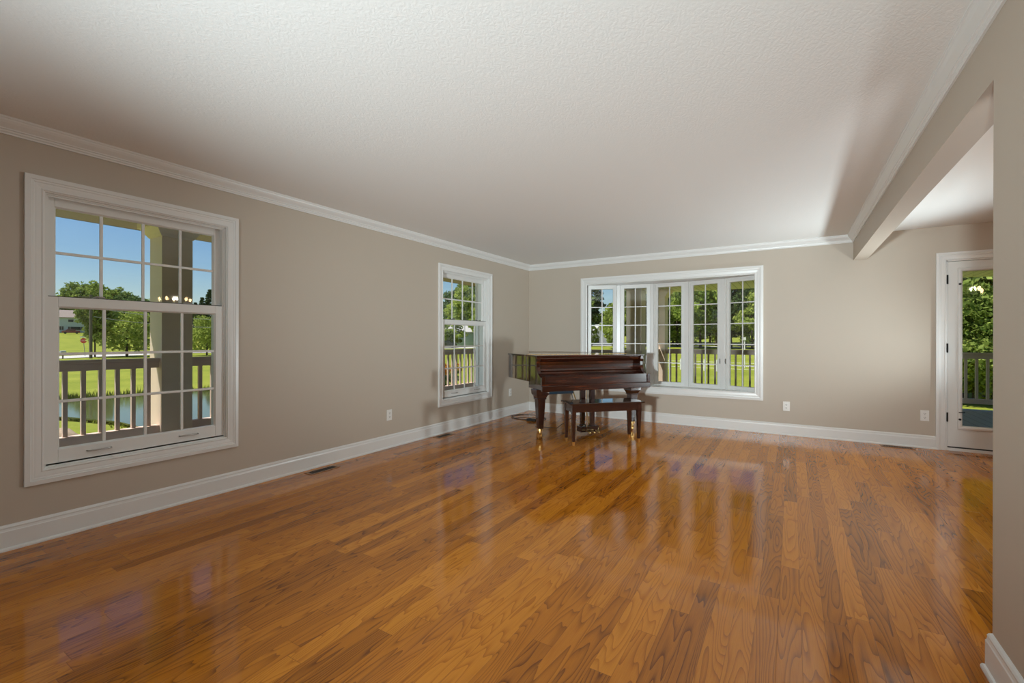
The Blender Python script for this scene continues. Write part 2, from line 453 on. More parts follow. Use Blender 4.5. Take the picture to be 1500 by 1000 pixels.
def wall_mesh(name, u0, u1, z0, z1, holes, fn, t0, t1, m):
    us = sorted({u0, u1, *[h[0] for h in holes], *[h[1] for h in holes]})
    zs = sorted({z0, z1, *[h[2] for h in holes], *[h[3] for h in holes]})
    mb = MB(lambda p: fn(*p))
    for i in range(len(us) - 1):
        for j in range(len(zs) - 1):
            cu, cz = (us[i] + us[i + 1]) / 2, (zs[j] + zs[j + 1]) / 2
            if any(h[0] < cu < h[1] and h[2] < cz < h[3] for h in holes): continue
            mb.box((us[i], t0, zs[j]), (us[i + 1], t1, zs[j + 1]))
    return tag(mb.build(name, m), kind='structure')

wall_mesh('wall_left', YF, WT, 0, H, [W1, W2], lambda u, d, z: (-d, u, z), 0, WT, M_WALL)
wall_mesh('wall_back', 0, XR, 0, H, [(BAY[0] - .06, BAY[1] + .06, BAY[2], BAY[3]), DOOR], lambda u, d, z: (u, d, z), 0, WT, M_WALL)
tag(MB().box((XB, YF, 0), (XB2, YE, H)).build('wall_right', M_WALL), kind='structure')
tag(MB().box((XB, YE, 2.137), (XB2, 0, H)).build('wall_header', M_WALL), kind='structure')
tag(MB().box((0, YF - .15, 0), (XR, YF, H)).build('wall_front', M_WALL), kind='structure')
tag(MB().box((XR, YF - .15, 0), (XR + .15, WT, H)).build('wall_dining', M_WALL), kind='structure')
tag(MB().box((-WT, YF - .15, H), (XR + .15, WT, H + .1)).build('ceiling', M_CEIL), kind='structure')
tag(MB().box((-WT, YF - .15, -.06), (XR + .15, WT, 0)).build('floor', M_FLOOR), kind='structure')
# outside cladding so that the house reads as a house from the porch
tag(MB().box((-WT - .02, YF, -.8), (-WT, -5.95, 3.0)).box((-WT - .02, -4.72, -.8), (-WT, -2.33, 3.0)).box((-WT - .02, -1.11, -.8), (-WT, WT + .02, 3.0))
    .box((-WT - .02, -5.95, -.8), (-WT, -4.72, .34)).box((-WT - .02, -5.95, 2.15), (-WT, -4.72, 3.0))
    .box((-WT - .02, -2.33, -.8), (-WT, -1.11, .34)).box((-WT - .02, -2.33, 2.15), (-WT, -1.11, 3.0)).build('wall_siding', M_SIDING), kind='structure')

# mouldings
CROWN = [(0, 0), (.061, 0), (.061, -.010), (.056, -.014), (.054, -.022), (.046, -.034), (.034, -.046), (.024, -.056), (.024, -.062), (.017, -.066), (.016, -.074), (.010, -.080), (.010, -.0885), (0, -.0885)]
def crown(name, a, b, fn, ma=0, mb_=0):
    prof = CROWN; n = len(prof)
    mb = MB()
    vs = [fn(a + ma * p, p, H + q) for p, q in prof] + [fn(b - mb_ * p, p, H + q) for p, q in prof]
    mb.add(vs, [tuple(range(n))[::-1], tuple(range(n, 2 * n))] + [(i, (i + 1) % n, n + (i + 1) % n, n + i) for i in range(n)])
    return tag(mb.build(name, M_TRIM), kind='structure')
crown('trim_1', YF, 0, lambda t, p, z: (p, t, z), 1, 1)
crown('trim_2', 0, XB, lambda t, p, z: (t, -p, z), 1, 1)
crown('trim_3', YF, 0, lambda t, p, z: (XB - p, t, z), 1, 1)
crown('trim_4', 0, XB, lambda t, p, z: (t, YF + p, z), 1, 1)
BASE = [(0, 0), (.026, 0), (.026, .008), (.022, .016), (.0155, .019), (.0155, .108), (.013, .112), (.011, .122), (.012, .130), (.008, .137), (.003, .141), (0, .1435)]
def base(name, segs):
    mb = MB(); n = len(BASE)
    for a, b, ma, mb_, fn in segs:
        vs = [fn(a + ma * p, p, q) for p, q in BASE] + [fn(b - mb_ * p, p, q) for p, q in BASE]
        mb.add(vs, [tuple(range(n))[::-1], tuple(range(n, 2 * n))] + [(i, (i + 1) % n, n + (i + 1) % n, n + i) for i in range(n)])
    return tag(mb.build(name, M_TRIM), kind='structure')
base('baseboard_left', [(YF, 0, 1, 1, lambda t, p, z: (p, t, z))])
base('baseboard_back', [(0, 5.135, 1, 0, lambda t, p, z: (t, -p, z)), (6.24, XR, 0, 1, lambda t, p, z: (t, -p, z))])
base('baseboard_right', [(YF, YE, 1, -1, lambda t, p, z: (XB - p, t, z)), (XB, XB2, -1, -1, lambda t, p, z: (t, YE + p, z)), (YF, YE, 1, -1, lambda t, p, z: (XB2 + p, t, z))])
base('baseboard_dining', [(YF, 0, 1, 1, lambda t, p, z: (XR - p, t, z))])

# ------------------------------------------------------------------ windows
CASE = [(0, 0), (0, .020), (.024, .022), (.027, .017), (.036, .0165), (.041, .013), (.050, .013), (.070, .011), (.0735, .014), (.078, .014), (.080, .009), (.085, .007), (.085, 0)]
def double_hung(name, yc, label):
    root = tag(empty(name, (0, yc, 0)), label, 'window', kind='structure')
    fn = lambda u, d, z: (d, u, z)
    hw, z0, z1 = 0.595, 0.3405, 2.1545
    MB().rect_sweep(-hw, hw, z0, z1, CASE, fn).build('casing', M_TRIM, root)
    # jamb liner
    a, b, c, d = -.52, .52, .415, 2.08
    MB().rect_sweep(a, b, c, d, [(0, 0.005), (.012, .005), (.012, -.012), (.020, -.012), (.020, -WT - .02), (0, -WT - .02)], fn).build('jamb', M_SASH, root)
    MB().rect_sweep(a + .02, b - .02, c + .02, d - .02, [(0, -.020), (.010, -.020), (.010, -.030), (0, -.030)], fn).build('stop_bead', M_SASH, root)
    MB().box((-.088, a + .018, c + .018), (-.02, b - .018, c + .028)).build('sill', M_SASH, root)
    # side tracks
    MB().box((-.16, a + .018, c + .02), (-.03, a + .028, d - .02)).box((-.16, b - .028, c + .02), (-.03, b - .018, d - .02)).build('side_track', M_SASH, root)
    # exterior brickmould
    MB().rect_sweep(a - .07, b + .07, c - .05, d + .07, [(0, -WT - .02), (0, -WT - .05), (.08, -WT - .05), (.08, -WT - .02)], fn).build('outside_trim', M_SASH, root)
    def sash(nm, xo, za, zb, rows, rail_b, rail_t, stile):
        ua, ub = a + .026, b - .026
        s = MB().box((xo - .034, ua, za), (xo, ua + stile, zb)).box((xo - .034, ub - stile, za), (xo, ub, zb)) \
            .box((xo - .034, ua + stile, za), (xo, ub - stile, za + rail_b)).box((xo - .034, ua + stile, zb - rail_t), (xo, ub - stile, zb)).build(nm, M_SASH, root, bevel=.0025)
        gu0, gu1, gz0, gz1 = ua + stile, ub - stile, za + rail_b, zb - rail_t
        # glazing bead
        MB().rect_sweep(gu0, gu1, gz0, gz1, [(0, xo - .004), (.008, xo - .012), (.008, xo - .024), (0, xo - .030)], fn).build('glazing_bead', M_SASH, s)
        g = MB()
        gw = .0085
        for k in range(1, 4):
            u = gu0 + (gu1 - gu0) * k / 4; g.box((xo - .024, u - gw, gz0), (xo - .012, u + gw, gz1))
        for k in range(1, rows):
            z = gz0 + (gz1 - gz0) * k / rows; g.box((xo - .0245, gu0, z - gw), (xo - .0115, gu1, z + gw))
        g.build('grille', M_SASH, s, bevel=.002)
        MB().box((xo - .0195, gu0 - .004, gz0 - .004), (xo - .0165, gu1 + .004, gz1 + .004)).build('glass', M_GLASS, s)
        return s
    up = sash('upper_sash', -.062, 1.405, 2.064, 2, .040, .059, .042)
    lo = sash('lower_sash', -.022, .443, 1.452, 3, .080, .060, .050)
    for sgn in (-.25, .26):
        MB().tube([(-.022, sgn - .06, .487), (-.008, sgn - .058, .487), (-.003, sgn - .045, .487), (-.003, sgn + .045, .487), (-.008, sgn + .058, .487), (-.022, sgn + .06, .487)], .0045).build('lift_handle', M_NICKEL, lo, smooth=True)
        MB().box((-.058, sgn - .035, 1.452), (-.026, sgn + .035, 1.458)).tube([(-.044, sgn - .025, 1.458), (-.040, sgn - .01, 1.466), (-.036, sgn + .03, 1.464)], .005).build('sash_lock', M_NICKEL, lo)
    # dark reveal line round the lower sash
    MB().rect_sweep(a + .0225, b - .0225, c + .0225, 1.456, [(0, -.026), (.0075, -.026), (.0075, -.030), (0, -.030)], fn).build('weatherstrip', M_GAP, lo)
    return root
double_hung('window_1', -5.338, 'large white double-hung window with grilles, nearest on the left wall')
double_hung('window_2', -1.7205, 'white double-hung window with grilles on the left wall near the corner beside the piano')

def bow_window():
    root = tag(empty('window_3', (2.2, 0, 0)), 'white five-panel bow window with grilles in the back wall beside the piano', 'window', kind='structure')
    fn = lambda u, d, z: (u, -d, z)
    MB().rect_sweep(-1.2535, 1.2685, .412, 2.1545, [(p * 1.18, q) for p, q in CASE], fn).build('casing', M_TRIM, root)
    a, b, c, d = BAY[0] - 2.2, BAY[1] - 2.2, BAY[2], BAY[3]
    hw, y0, s = 1.225, .10, .28
    Rr = (hw * hw + s * s) / (2 * s); th = math.asin(hw / Rr)
    pts = []
    for k in range(6):
        t = -th + 2 * th * k / 5
        pts.append((.01 + Rr * math.sin(t), y0 + s - Rr * (1 - math.cos(t))))
    out = [(x, y + .14) for x, y in pts]
    # seat and head boards
    poly = [(a - .03, .0), (b + .03, .0), (b + .09, .10), (out[5][0], out[5][1])] + out[::-1][1:] + [(a - .08, .10)]
    MB().prism(poly, c - .05, c + .012).build('seat_board', M_TRIM, root)
    MB().prism(poly, d - .012, d + .05).build('head_board', M_TRIM, root)
    MB().prism([(a - .05, 0), (a, 0), (pts[0][0] + .02, pts[0][1]), (pts[0][0] + .02, pts[0][1] + .15), (a - .10, .30)], c, d).prism([(b, 0), (b + .06, 0), (b + .14, .3), (pts[5][0] - .02, pts[5][1] + .15), (pts[5][0] - .02, pts[5][1])], c, d).build('side_jamb', M_TRIM, root)
    hz0, hz1 = c + .012, d - .012
    mull = MB()
    for x, y in pts[1:5]:
        nx = x / Rr; ny = math.sqrt(1 - nx * nx)
        e = Vector((ny, -nx)); n_ = Vector((nx, ny))
        p = Vector((x, y))
        q = [p - e * .028 - n_ * .012, p + e * .028 - n_ * .012, p + e * .034 + n_ * .12, p - e * .034 + n_ * .12]
        mull.prism([tuple(v) for v in q], hz0, hz1)
    mull.build('mullion', M_TRIM, root, bevel=.004)
    for k in range(5):
        (xa, ya), (xb, yb) = pts[k], pts[k + 1]
        L = math.hypot(xb - xa, yb - ya); ang = math.atan2(yb - ya, xb - xa)
        pr = empty('casement_panel', (xa, ya, 0), ang, root)
        g = lambda u, dd, z: (u, -dd, z)
        u0, u1 = .030, L - .030
        MB().rect_sweep(u0, u1, hz0, hz1, [(0, 0), (.018, 0), (.018, -.014), (.026, -.014), (.026, -.10), (0, -.10)], g).build('panel_frame', M_SASH, pr)
        s0, s1, t0, t1 = u0 + .024, u1 - .024, hz0 + .026, hz1 - .026
        MB().rect_sweep(s0, s1, t0, t1, [(0, -.02), (.026, -.02), (.031, -.030), (.031, -.055), (0, -.055)], g).build('sash', M_SASH, pr)
        gu0, gu1, gz0, gz1 = s0 + .03, s1 - .03, t0 + .03, t1 - .03
        gr = MB(); gw = .0075
        um = (gu0 + gu1) / 2; gr.box((um - gw, .036, gz0), (um + gw, .046, gz1))
        for r in range(1, 5):
            z = gz0 + (gz1 - gz0) * r / 5; gr.box((gu0, .0355, z - gw), (gu1, .0465, z + gw))
        gr.build('grille', M_SASH, pr, bevel=.002)
        MB().box((gu0 - .004, .039, gz0 - .004), (gu1 + .004, .0425, gz1 + .004)).build('glass', M_GLASS, pr)
        if k in (4,):
            MB().box((u0 + .12, -.012, hz0 + .002), (u0 + .22, .012, hz0 + .016)).tube([(u0 + .14, -.012, hz0 + .012), (u0 + .17, -.03, hz0 + .02), (u0 + .21, -.028, hz0 + .012)], .006).build('crank_handle', M_PLASTIC, pr)
        if k in (3, 4):
            u = u1 - .01 if k == 3 else u0 + .01
            MB().box((u - .006, -.012, .86), (u + .006, 0.0, .93)).build('sash_lock', M_NICKEL, pr)
    # outside skirt and roof of the bow
    MB().prism([(a - .05, .18)] + [(x, y + .16) for x, y in pts] + [(b + .05, .18)], -.1, c - .05).build('outside_apron', M_SIDING, root)
    MB().prism([(a - .05, .18)] + [(x, y + .16) for x, y in pts] + [(b + .05, .18)], d + .05, 2.40).build('outside_head', M_SASH, root)
bow_window()

# ------------------------------------------------------------------ porch door
def door():
    root = tag(empty('door_1', (DOOR[0], 0, 0)), 'white full-glass patio door with black hinges at the right end of the back wall', 'door', kind='structure')
    fn = lambda u, d, z: (u, -d, z)
    W = DOOR[1] - DOOR[0]; Hd = DOOR[3]
    # casing: three sides
    prof = [(p, q) for p, q in CASE]
    mb = MB(); n = len(prof)
    vs = []
    for ins, dd in prof:
        i = ins - .082
        for u, z in ((i, 0), (i, Hd - i), (W - i, Hd - i), (W - i, 0)): vs.append(fn(u, dd, z))
    fs = []
    for i in range(n):
        j = (i + 1) % n
        for k in range(3): fs.append((i * 4 + k, i * 4 + k + 1, j * 4 + k + 1, j * 4 + k))
    mb.add(vs, fs).build('casing', M_TRIM, root)
    MB().box((-.002, 0, 0), (.014, WT, Hd)).box((W - .014, 0, 0), (W + .002, WT, Hd)).box((0, 0, Hd - .014), (W, WT, Hd + .002)).build('jamb', M_TRIM, root)
    MB().box((.014, .0, .0), (W - .014, WT, .030)).build('threshold', M_TRIM, root)
    MB().box((.016, .010, .030), (W - .016, .03, .044)).build('sweep', M_GAP, root)
    leaf = MB()
    a, b, z0, z1 = .017, W - .017, .045, Hd - .018
    g = (.115, W - .115, .255, 1.955)
    leaf.box((a, .006, z0), (g[0], .048, z1)).box((g[1], .006, z0), (b, .048, z1)).box((g[0], .006, z0), (g[1], .048, g[2])).box((g[0], .006, g[3]), (g[1], .048, z1))
    lf = leaf.build('door_leaf', M_DOOR, root)
    MB().rect_sweep(g[0] - .02, g[1] + .02, g[2] - .02, g[3] + .02, [(0, -.006), (.004, .006), (.022, .008), (.036, .002), (.040, -.012), (.040, -.03), (.020, -.03), (.02, -.006)], fn).build('glazing_frame', M_DOOR, lf)
    MB().box((g[0] + .01, .024, g[2] + .01), (g[1] - .01, .028, g[3] - .01)).build('glass', M_GLASS, lf)
    for z in (1.855, 1.11, .362):
        MB().box((.006, -.006, z - .048), (.020, .006, z + .048)).cyl((.013, -.008, z - .05), (.013, -.008, z + .05), .006).build('hinge', M_BLACK, root)
    # blind tilt and lift knobs on the glazing frame
    MB().cyl((g[0] - .004, -.004, 1.80), (g[0] - .004, -.02, 1.80), .011).build('knob', M_BLACK, lf)
    MB().cyl((g[0] - .004, -.004, .345), (g[0] - .004, -.02, .345), .011).build('knob', M_BLACK, lf)
    MB().box((g[0] - .012, -.016, .415), (g[0] + .035, -.004, .425)).build('slide_tab', M_BLACK, lf)
door()

# ------------------------------------------------------------------ outlets, vents, cable
def outlet(x, y, rz, label):
    o = tag(empty('wall_outlet', (x, y, .36), rz), label, 'outlet', 'wall outlets')
    MB().box((-.037, -.006, -.059), (.037, 0, .059)).build('cover_plate', M_PLASTIC, o, bevel=.002)
    for s in (-1, 1):
        r = MB().box((-.017, -.009, s * .021 - .014), (.017, -.006, s * .021 + .014)).build('receptacle', M_PLASTIC, o, bevel=.002)
        MB().box((-.008, -.0098, s * .021 - .002), (-.005, -.0088, s * .021 + .008)).box((.005, -.0098, s * .021 - .002), (.008, -.0088, s * .021 + .008)).cyl((0, -.0098, s * .021 - .008), (0, -.0088, s * .021 - .008), .003, n=8).build('slots', M_BLACK, r)
    return o
outlet(0, -3.128, PI / 2, 'white wall outlet on the left wall between the two tall windows')
outlet(0, -.60, PI / 2, 'white wall outlet on the left wall by the corner, left of the piano')
outlet(3.725, 0, 0, 'white wall outlet on the back wall just right of the bow window')
outlet(5.038, 0, 0, 'white wall outlet on the back wall beside the patio door')

def vent(x, y, rz, label):
    o = tag(empty('floor_vent', (x, y, 0.0), rz), label, 'vent', 'floor vents')
    MB().box((-.15, -.055, 0), (-.13, .055, .004)).box((.13, -.055, 0), (.15, .055, .004)).box((-.13, -.055, 0), (.13, -.036, .004)).box((-.13, .036, 0), (.13, .055, .004)).build('frame', mat('stained_oak_frame', (.30, .13, .035), .3), o, bevel=.001)
    MB().box((-.13, -.036, 0), (.13, .036, .0008)).build('duct_opening', M_GAP, o)
    s = MB()
    for k in range(12): s.box((-.128 + k * .0225, -.036, .0008), (-.121 + k * .0225, .036, .003))
    s.build('louvre', mat('dark_bronze', (.05, .03, .015), .4, .5), o)
vent(.135, -4.06, PI / 2, 'dark floor vent beside the left baseboard under the bare wall, nearest the front')
vent(.115, -2.33, PI / 2, 'dark floor vent by the left baseboard below the window near the corner')
vent(4.79, -.105, 0, 'dark floor vent by the back baseboard left of the patio door')

pts = []
for k in range(40):
    t = k / 39
    pts.append((.33 + .27 * math.cos(2 * PI * t * 1.15 + 2.2) + .10 * t, -.62 + .20 * math.sin(2 * PI * t * 1.15 + 2.2) - .10 * t, .006 + .004 * math.sin(t * 9) ** 2 + (.012 if k > 30 else 0)))
pc = tag(empty('power_lead', (0, 0, 0)), 'loop of black power cord lying on the floor by the corner behind the piano', 'cord')
MB().tube(pts, .005).build('cable', M_CABLE, pc, smooth=True)
MB().box((.47, -.90, .002), (.60, -.84, .035)).build('transformer', M_CABLE, pc, bevel=.004)

# ------------------------------------------------------------------ piano
def piano():
    th = R(53.0)
    root = tag(empty('grand_piano', (1.675, -1.331, 0), th), 'polished mahogany baby grand piano with closed lid standing across the corner', 'piano')
    def rim_poly(o=0.0, v0=.20):
        P = [(-.765 - o, v0), (-.765 - o, 0.93)]
        for k in range(1, 7):
            t = PI / 2 * k / 6
            P.append((-.765 - o + (.16 + o) * (1 - math.cos(t)), 0.93 + (.15 + o) * math.sin(t)))
        c = [(-.42, 1.09 + o), (-.24 + o * .5, 1.07 + o), (-.08 + o, 1.0 + o), (.05 + o, .90 + o), (.18 + o, .80 + o), (.33 + o, .72 + o), (.50 + o, .62 + o), (.63 + o, .52 + o), (.71 + o, .40 + o), (.765 + o, .30), (.765 + o, v0)]
        # smooth the bent side
        q = [P[-1]] + c
        for i in range(1, len(q)):
            p0, p1 = q[max(i - 2, 0)], q[i - 1]; p2 = q[i]; p3 = q[min(i + 1, len(q) - 1)]
            for s in (.25, .5, .75, 1.0):
                f = lambda j: .5 * (2 * p1[j] + (p2[j] - p0[j]) * s + (2 * p0[j] - 5 * p1[j] + 4 * p2[j] - p3[j]) * s * s + (3 * p1[j] - p0[j] - 3 * p2[j] + p3[j]) * s ** 3)
                P.append((f(0), f(1)))
        return P
    MB().prism(rim_poly(0, .20), .675, .985).build('rim', M_PIANO, root)
    # key bed and its deeper front section
    MB().box((-.765, -.112, .60), (.765, .262, .675)).build('key_bed', M_PIANO, root, bevel=.004)
    MB().box((-.72, -.118, .655), (.72, -.095, .765)).build('key_slip', M_PIANO, root, bevel=.003)
    MB().box((-.765, -.135, .585), (.765, -.10, .655)).build('key_bed_rail', M_PIANO, root, bevel=.008)
    arm = [(.262, .675), (-.125, .655), (-.130, .765), (-.118, .748), (-.085, .752), (-.045, .765), (-.012, .79), (.012, .825), (.024, .865), (.022, .91), (.010, .945), (.010, .985), (.262, .985)]
    for s in (-1, 1):
        MB().extr(arm, s * .765, s * .720, lambda t, p, q: (t, p, q)).build('arm', M_PIANO, root, bevel=.003)
    # closed fallboard: rounded lid lip, tall panel, lower moulding
    fb = [(.20, .985), (.035, .985), (.030, .962), (.040, .942), (.075, .938), (.092, .92), (.098, .88), (.095, .84), (.080, .815), (.055, .800), (.050, .785), (-.02, .765), (-.055, .752), (-.100, .742), (-.100, .700), (.20, .700)]
    MB().extr(fb, -.72, .72, lambda t, p, q: (t, p, q)).build('fallboard', M_PIANO, root)
    MB().box((-.60, .0, .742), (.60, .004, .746)).build('fallboard_knob_strip', M_DARKWOOD, root)
    # lid in two leaves with a brass piano hinge between them
    o = .012
    front = [(-.765 - o, -.002), (.765 + o, -.002), (.765 + o, .296), (-.765 - o, .296)]
    MB().prism(front, .985, 1.004).build('front_lid', M_PIANO, root, bevel=.004)
    main = [(-.765 - o, .302)] + rim_poly(o, .302)[1:]
    MB().prism(main, .985, 1.004).build('main_lid', M_PIANO, root, bevel=.004)
    h = MB()
    for k in range(36): h.cyl((-.765 + k * .041, .299, 1.004), (-.765 + k * .041 + .030, .299, 1.004), .005, n=8)
    h.build('lid_hinge', M_BRASS, root)
    def leg(u, v):
        l = MB()
        l.taper((0, 0, .535), (.078, .078), (0, 0, .60), (.085, .085))
        l.taper((0, 0, .495), (.056, .056), (0, 0, .535), (.074, .074))
        l.box((-.060, -.060, .480), (.060, .060, .495))
        l.taper((0, 0, .125), (.032, .032), (0, 0, .480), (.050, .050))
        o_ = l.build('leg', M_DARKWOOD, root, bevel=.003); o_.location = (u, v, 0)
        c = MB().cyl((0, 0, .100), (0, 0, .128), .036, .034, n=16).cyl((0, 0, .075), (0, 0, .100), .018, n=12) \
            .box((-.020, -.016, .028), (-.014, .026, .078)).box((.014, -.016, .028), (.020, .026, .078)).box((-.020, -.016, .070), (.020, .026, .078)) \
            .cyl((-.012, .018, .030), (.012, .018, .030), .030, n=20).cyl((-.022, .018, .030), (.022, .018, .030), .006, n=8).build('caster', M_BRASS, o_)
    leg(-.705, .055); leg(.635, .075); leg(-.34, .86)
    # pedal lyre
    ly = MB()
    for x in (-.078, .062):
        ly.taper((x, .13, .11), (.025, .022), (x, .13, .60), (.030, .026))
        ly.box((x - .032, .10, .10), (x + .032, .16, .125))
    ly.box((-.12, .09, .575), (.11, .18, .60))
    lr = ly.build('pedal_lyre', M_DARKWOOD, root, bevel=.002)
    MB().box((-.135, .055, .035), (.118, .175, .102)).build('pedal_box', M_DARKWOOD, lr, bevel=.003)
    for x in (-.055, -.008, .039): 
        MB().cyl((x, .15, .085), (x, .15, .575), .0035, n=6).build('pedal_rod', M_BRASS, lr)
    for x in (-.065, .0, .065):
        MB().tube([(x, .06, .052), (x, .02, .050), (x, -.02, .044), (x, -.045, .040)], [.006, .008, .013, .010], n=10).build('pedal', M_BRASS, lr, smooth=True)
    for s in (-1, 1): MB().cyl((s * .03, .16, .10), (s * .09, .42, .60), .007, n=8).build('lyre_brace', M_BRASS, lr)
    # dark control box slung under the key bed with its lead
    cb = MB().box((-.62, .00, .535), (-.28, .20, .585)).box((-.60, .03, .585), (-.30, .17, .602)).build('control_box', mat('dark_blue_plastic', (.02, .035, .05), .2), root, bevel=.006)
    MB().tube([(-.30, .05, .55), (-.285, .03, .52), (-.27, .03, .46), (-.25, .04, .40), (-.20, .2, .2), (-.25, .5, .02), (-.45, .75, .006)], .004).build('lead', M_CABLE, cb, smooth=True)
    return root
piano()

def bench():
    root = tag(empty('piano_bench', (1.895, -1.6025, 0), R(44.8)), 'low dark wooden bench with tapered brass-tipped legs in front of the piano', 'bench')
    L, D = .425, .138
    MB().box((-L - .03, -D - .03, .462), (L + .03, D + .03, .480)).build('seat', M_BENCHTOP, root, bevel=.006)
    MB().box((-L + .01, -D + .004, .375), (L - .01, -D + .022, .462)).box((-L + .01, D - .022, .375), (L - .01, D - .004, .462)) \
        .box((-L + .004, -D + .01, .375), (-L + .022, D - .01, .462)).box((L - .022, -D + .01, .375), (L - .004, D - .01, .462)).build('apron', M_DARKWOOD, root, bevel=.002)
    for sx in (-1, 1):
        for sy in (-1, 1):
            x, y = sx * (L - .022), sy * (D - .022)
            l = MB().box((x - .024, y - .024, .365), (x + .024, y + .024, .462)).taper((x, y, .045), (.014, .014), (x, y, .365), (.024, .024)).build('leg', M_DARKWOOD, root, bevel=.002)
            MB().taper((x, y, .0), (.011, .011), (x, y, .045), (.0150, .0150)).build('ferrule', M_BRASS, l)
bench()

# ------------------------------------------------------------------ lamps: dining chandelier and added fill lamps out of view
def point(name, loc, watts, rad, col, parent=None):
    ld = bpy.data.lights.new(name, 'POINT'); ld.energy = watts; ld.shadow_soft_size = rad; ld.color = col
    o = bpy.data.objects.new(name, ld); COL.objects.link(o); o.location = loc
    if parent: o.parent = parent
    return o
M_BULB = emit('lit_bulb', (1.0, .72, .38), 30)
M_FILL_GLOW = emit('fill_lamp_glow', (1.0, .95, .88), 4)  # glowing lens of the added fill lamps
def chandelier():
    r = tag(empty('chandelier', (6.09, -2.66, 1.86)), 'dark bronze chandelier with lit bulbs over the dining room', 'chandelier')
    MB().cyl((0, 0, .10), (0, 0, H - 1.86), .006).cyl((0, 0, H - 1.86 - .02), (0, 0, H - 1.86), .06, n=20).sphere((0, 0, 0), .045).cyl((0, 0, -.05), (0, 0, .12), .018).build('stem', M_BLACK, r)
    for k in range(5):
        a = 2 * PI * k / 5 + .3
        c, s = math.cos(a), math.sin(a)
        ar = MB().tube([(c * d, s * d, z) for d, z in ((0, -.02), (.08, -.06), (.16, -.07), (.23, -.04), (.25, .0))], .007).cyl((c * .25, s * .25, 0), (c * .25, s * .25, .05), .012).build('arm', M_BLACK, r)
        MB().sphere((c * .25, s * .25, .085), .022, sc=(1, 1, 1.6)).build('bulb', M_BULB, ar, smooth=True)
    point('chandelier_light', (6.09, -2.66, 1.96), DINE_W, .03, (1.0, .86, .70))
chandelier()
def add_fill_lamp(x, y, h, aim, label, watts, col=(0.84, 0.965, 1.0), cone=125, blend=.5, soft=.30):
    """added fill light out of view, shaped as a lamp head on a stand, tilted towards aim"""
    r = tag(empty('fill_lamp', (x, y, 0)), label, 'fill lamp', 'added fill lamps')
    d = Vector(aim).normalized(); c = Vector((0, 0, h))
    MB().cyl((0, 0, 0), (0, 0, .02), .14, n=24).build('base', M_BLACK, r)
    MB().cyl((0, 0, .02), (0, 0, h), .010).build('pole', M_BLACK, r)
    MB().cyl(c - d * .07, c + d * .09, .07, .085, n=24).build('head', M_BLACK, r)
    MB().cyl(c + d * .088, c + d * .092, .075, n=24).build('lens', M_FILL_GLOW, r)
    ld = bpy.data.lights.new('fill_beam', 'SPOT'); ld.energy = watts; ld.shadow_soft_size = soft; ld.color = col  # spot added to brighten the rooms, no such source in view
    ld.spot_size = R(cone); ld.spot_blend = blend
    o = bpy.data.objects.new('fill_beam', ld); COL.objects.link(o); o.location = Vector((x, y, 0)) + c + d * .45
    o.rotation_euler = (-d).to_track_quat('Z', 'Y').to_euler()
add_fill_lamp(3.35, -9.8, 1.05, (-.14, 1.0, .14), 'added fill lamp on a black stand aimed down the room, unseen behind the viewpoint', FAR_W, cone=62, blend=1.0, soft=.12)
add_fill_lamp(.9, -8.3, .35, (.62, .52, .80), 'low added fill lamp tilted at the ceiling, unseen behind the viewpoint', UP_W, cone=120, blend=.8)
add_fill_lamp(6.4, -.40, .45, (-1.0, -.34, .42), 'low added fill lamp hidden in the dining room, tilted at the living room ceiling', SIDE_W, cone=104, blend=1.0, soft=.16)
add_fill_lamp(5.2, -5.8, .35, (.25, .5, 1.0), 'low added fill lamp out of view, tilted at the dining room ceiling', DINE_W * 4, (.90, .97, 1.0), cone=120, blend=.8)

# ------------------------------------------------------------------ porch
ZD_L, ZD_B = -.05, -.10
tag(MB().box((-2.95, YF - 1, ZD_L - .04), (-WT - .02, 3.25, ZD_L)).build('porch_floor_left', M_DECK), kind='structure')
tag(MB().box((-WT - .02, .20, ZD_B - .04), (9.6, 3.25, ZD_B)).box((.75, 3.25, ZD_B - .04), (9.6, 5.10, ZD_B)).build('porch_floor_back', M_DECK), kind='structure')
tag(MB().box((-3.45, YF - 1, 2.60), (-WT - .02, 3.75, 2.66)).box((-3.45, YF - 1, 2.60), (-3.42, 3.75, 2.80)).build('porch_roof_left', M_SOFFIT_L), kind='structure')
tag(MB().box((-WT - .02, .20, 2.42), (9.6, 3.6, 2.48)).box((.45, 3.6, 2.42), (9.6, 5.55, 2.48)).build('porch_roof_back', M_SOFFIT), kind='structure')

def column(x, y, z0, z1, label):
    c = tag(empty('porch_column', (x, y, z0)), label, 'column', 'porch columns')
    h = .1625; t = z1 - z0
    MB().box((-h, -h, 0), (h, h, t - .02)).build('shaft', M_COLUMN, c)
    MB().box((-h - .03, -h - .03, 0), (h + .03, h + .03, .12)).build('plinth', M_COLUMN, c, bevel=.006)
    k = MB().taper((0, 0, t - .18), (h + .01, h + .01), (0, 0, t - .15), (h + .03, h + .03)).taper((0, 0, t - .15), (h + .03, h + .03), (0, 0, t - .07), (h + .085, h + .085)).box((-h - .10, -h - .10, t - .07), (h + .10, h + .10, t))
    k.build('capital', M_COLUMN, c, bevel=.004)
    return c
column(-2.762, -4.105, ZD_L, 2.60, 'beige square porch column seen through the nearest left window')
column(-2.762, -8.2, ZD_L, 2.60, 'beige square porch column out of view at the front end of the left porch')
column(-2.762, -.40, ZD_L, 2.60, 'beige square porch column midway between the two left windows')
column(-2.762, 2.95, ZD_L, 2.60, 'beige square porch column at the outer corner of the left porch')
column(.920, 3.06, ZD_B, 2.42, 'beige square porch column behind the second pane of the bow window')
column(.972, 4.912, ZD_B, 2.42, 'beige square porch column with a sunlit side behind the middle pane of the bow window')
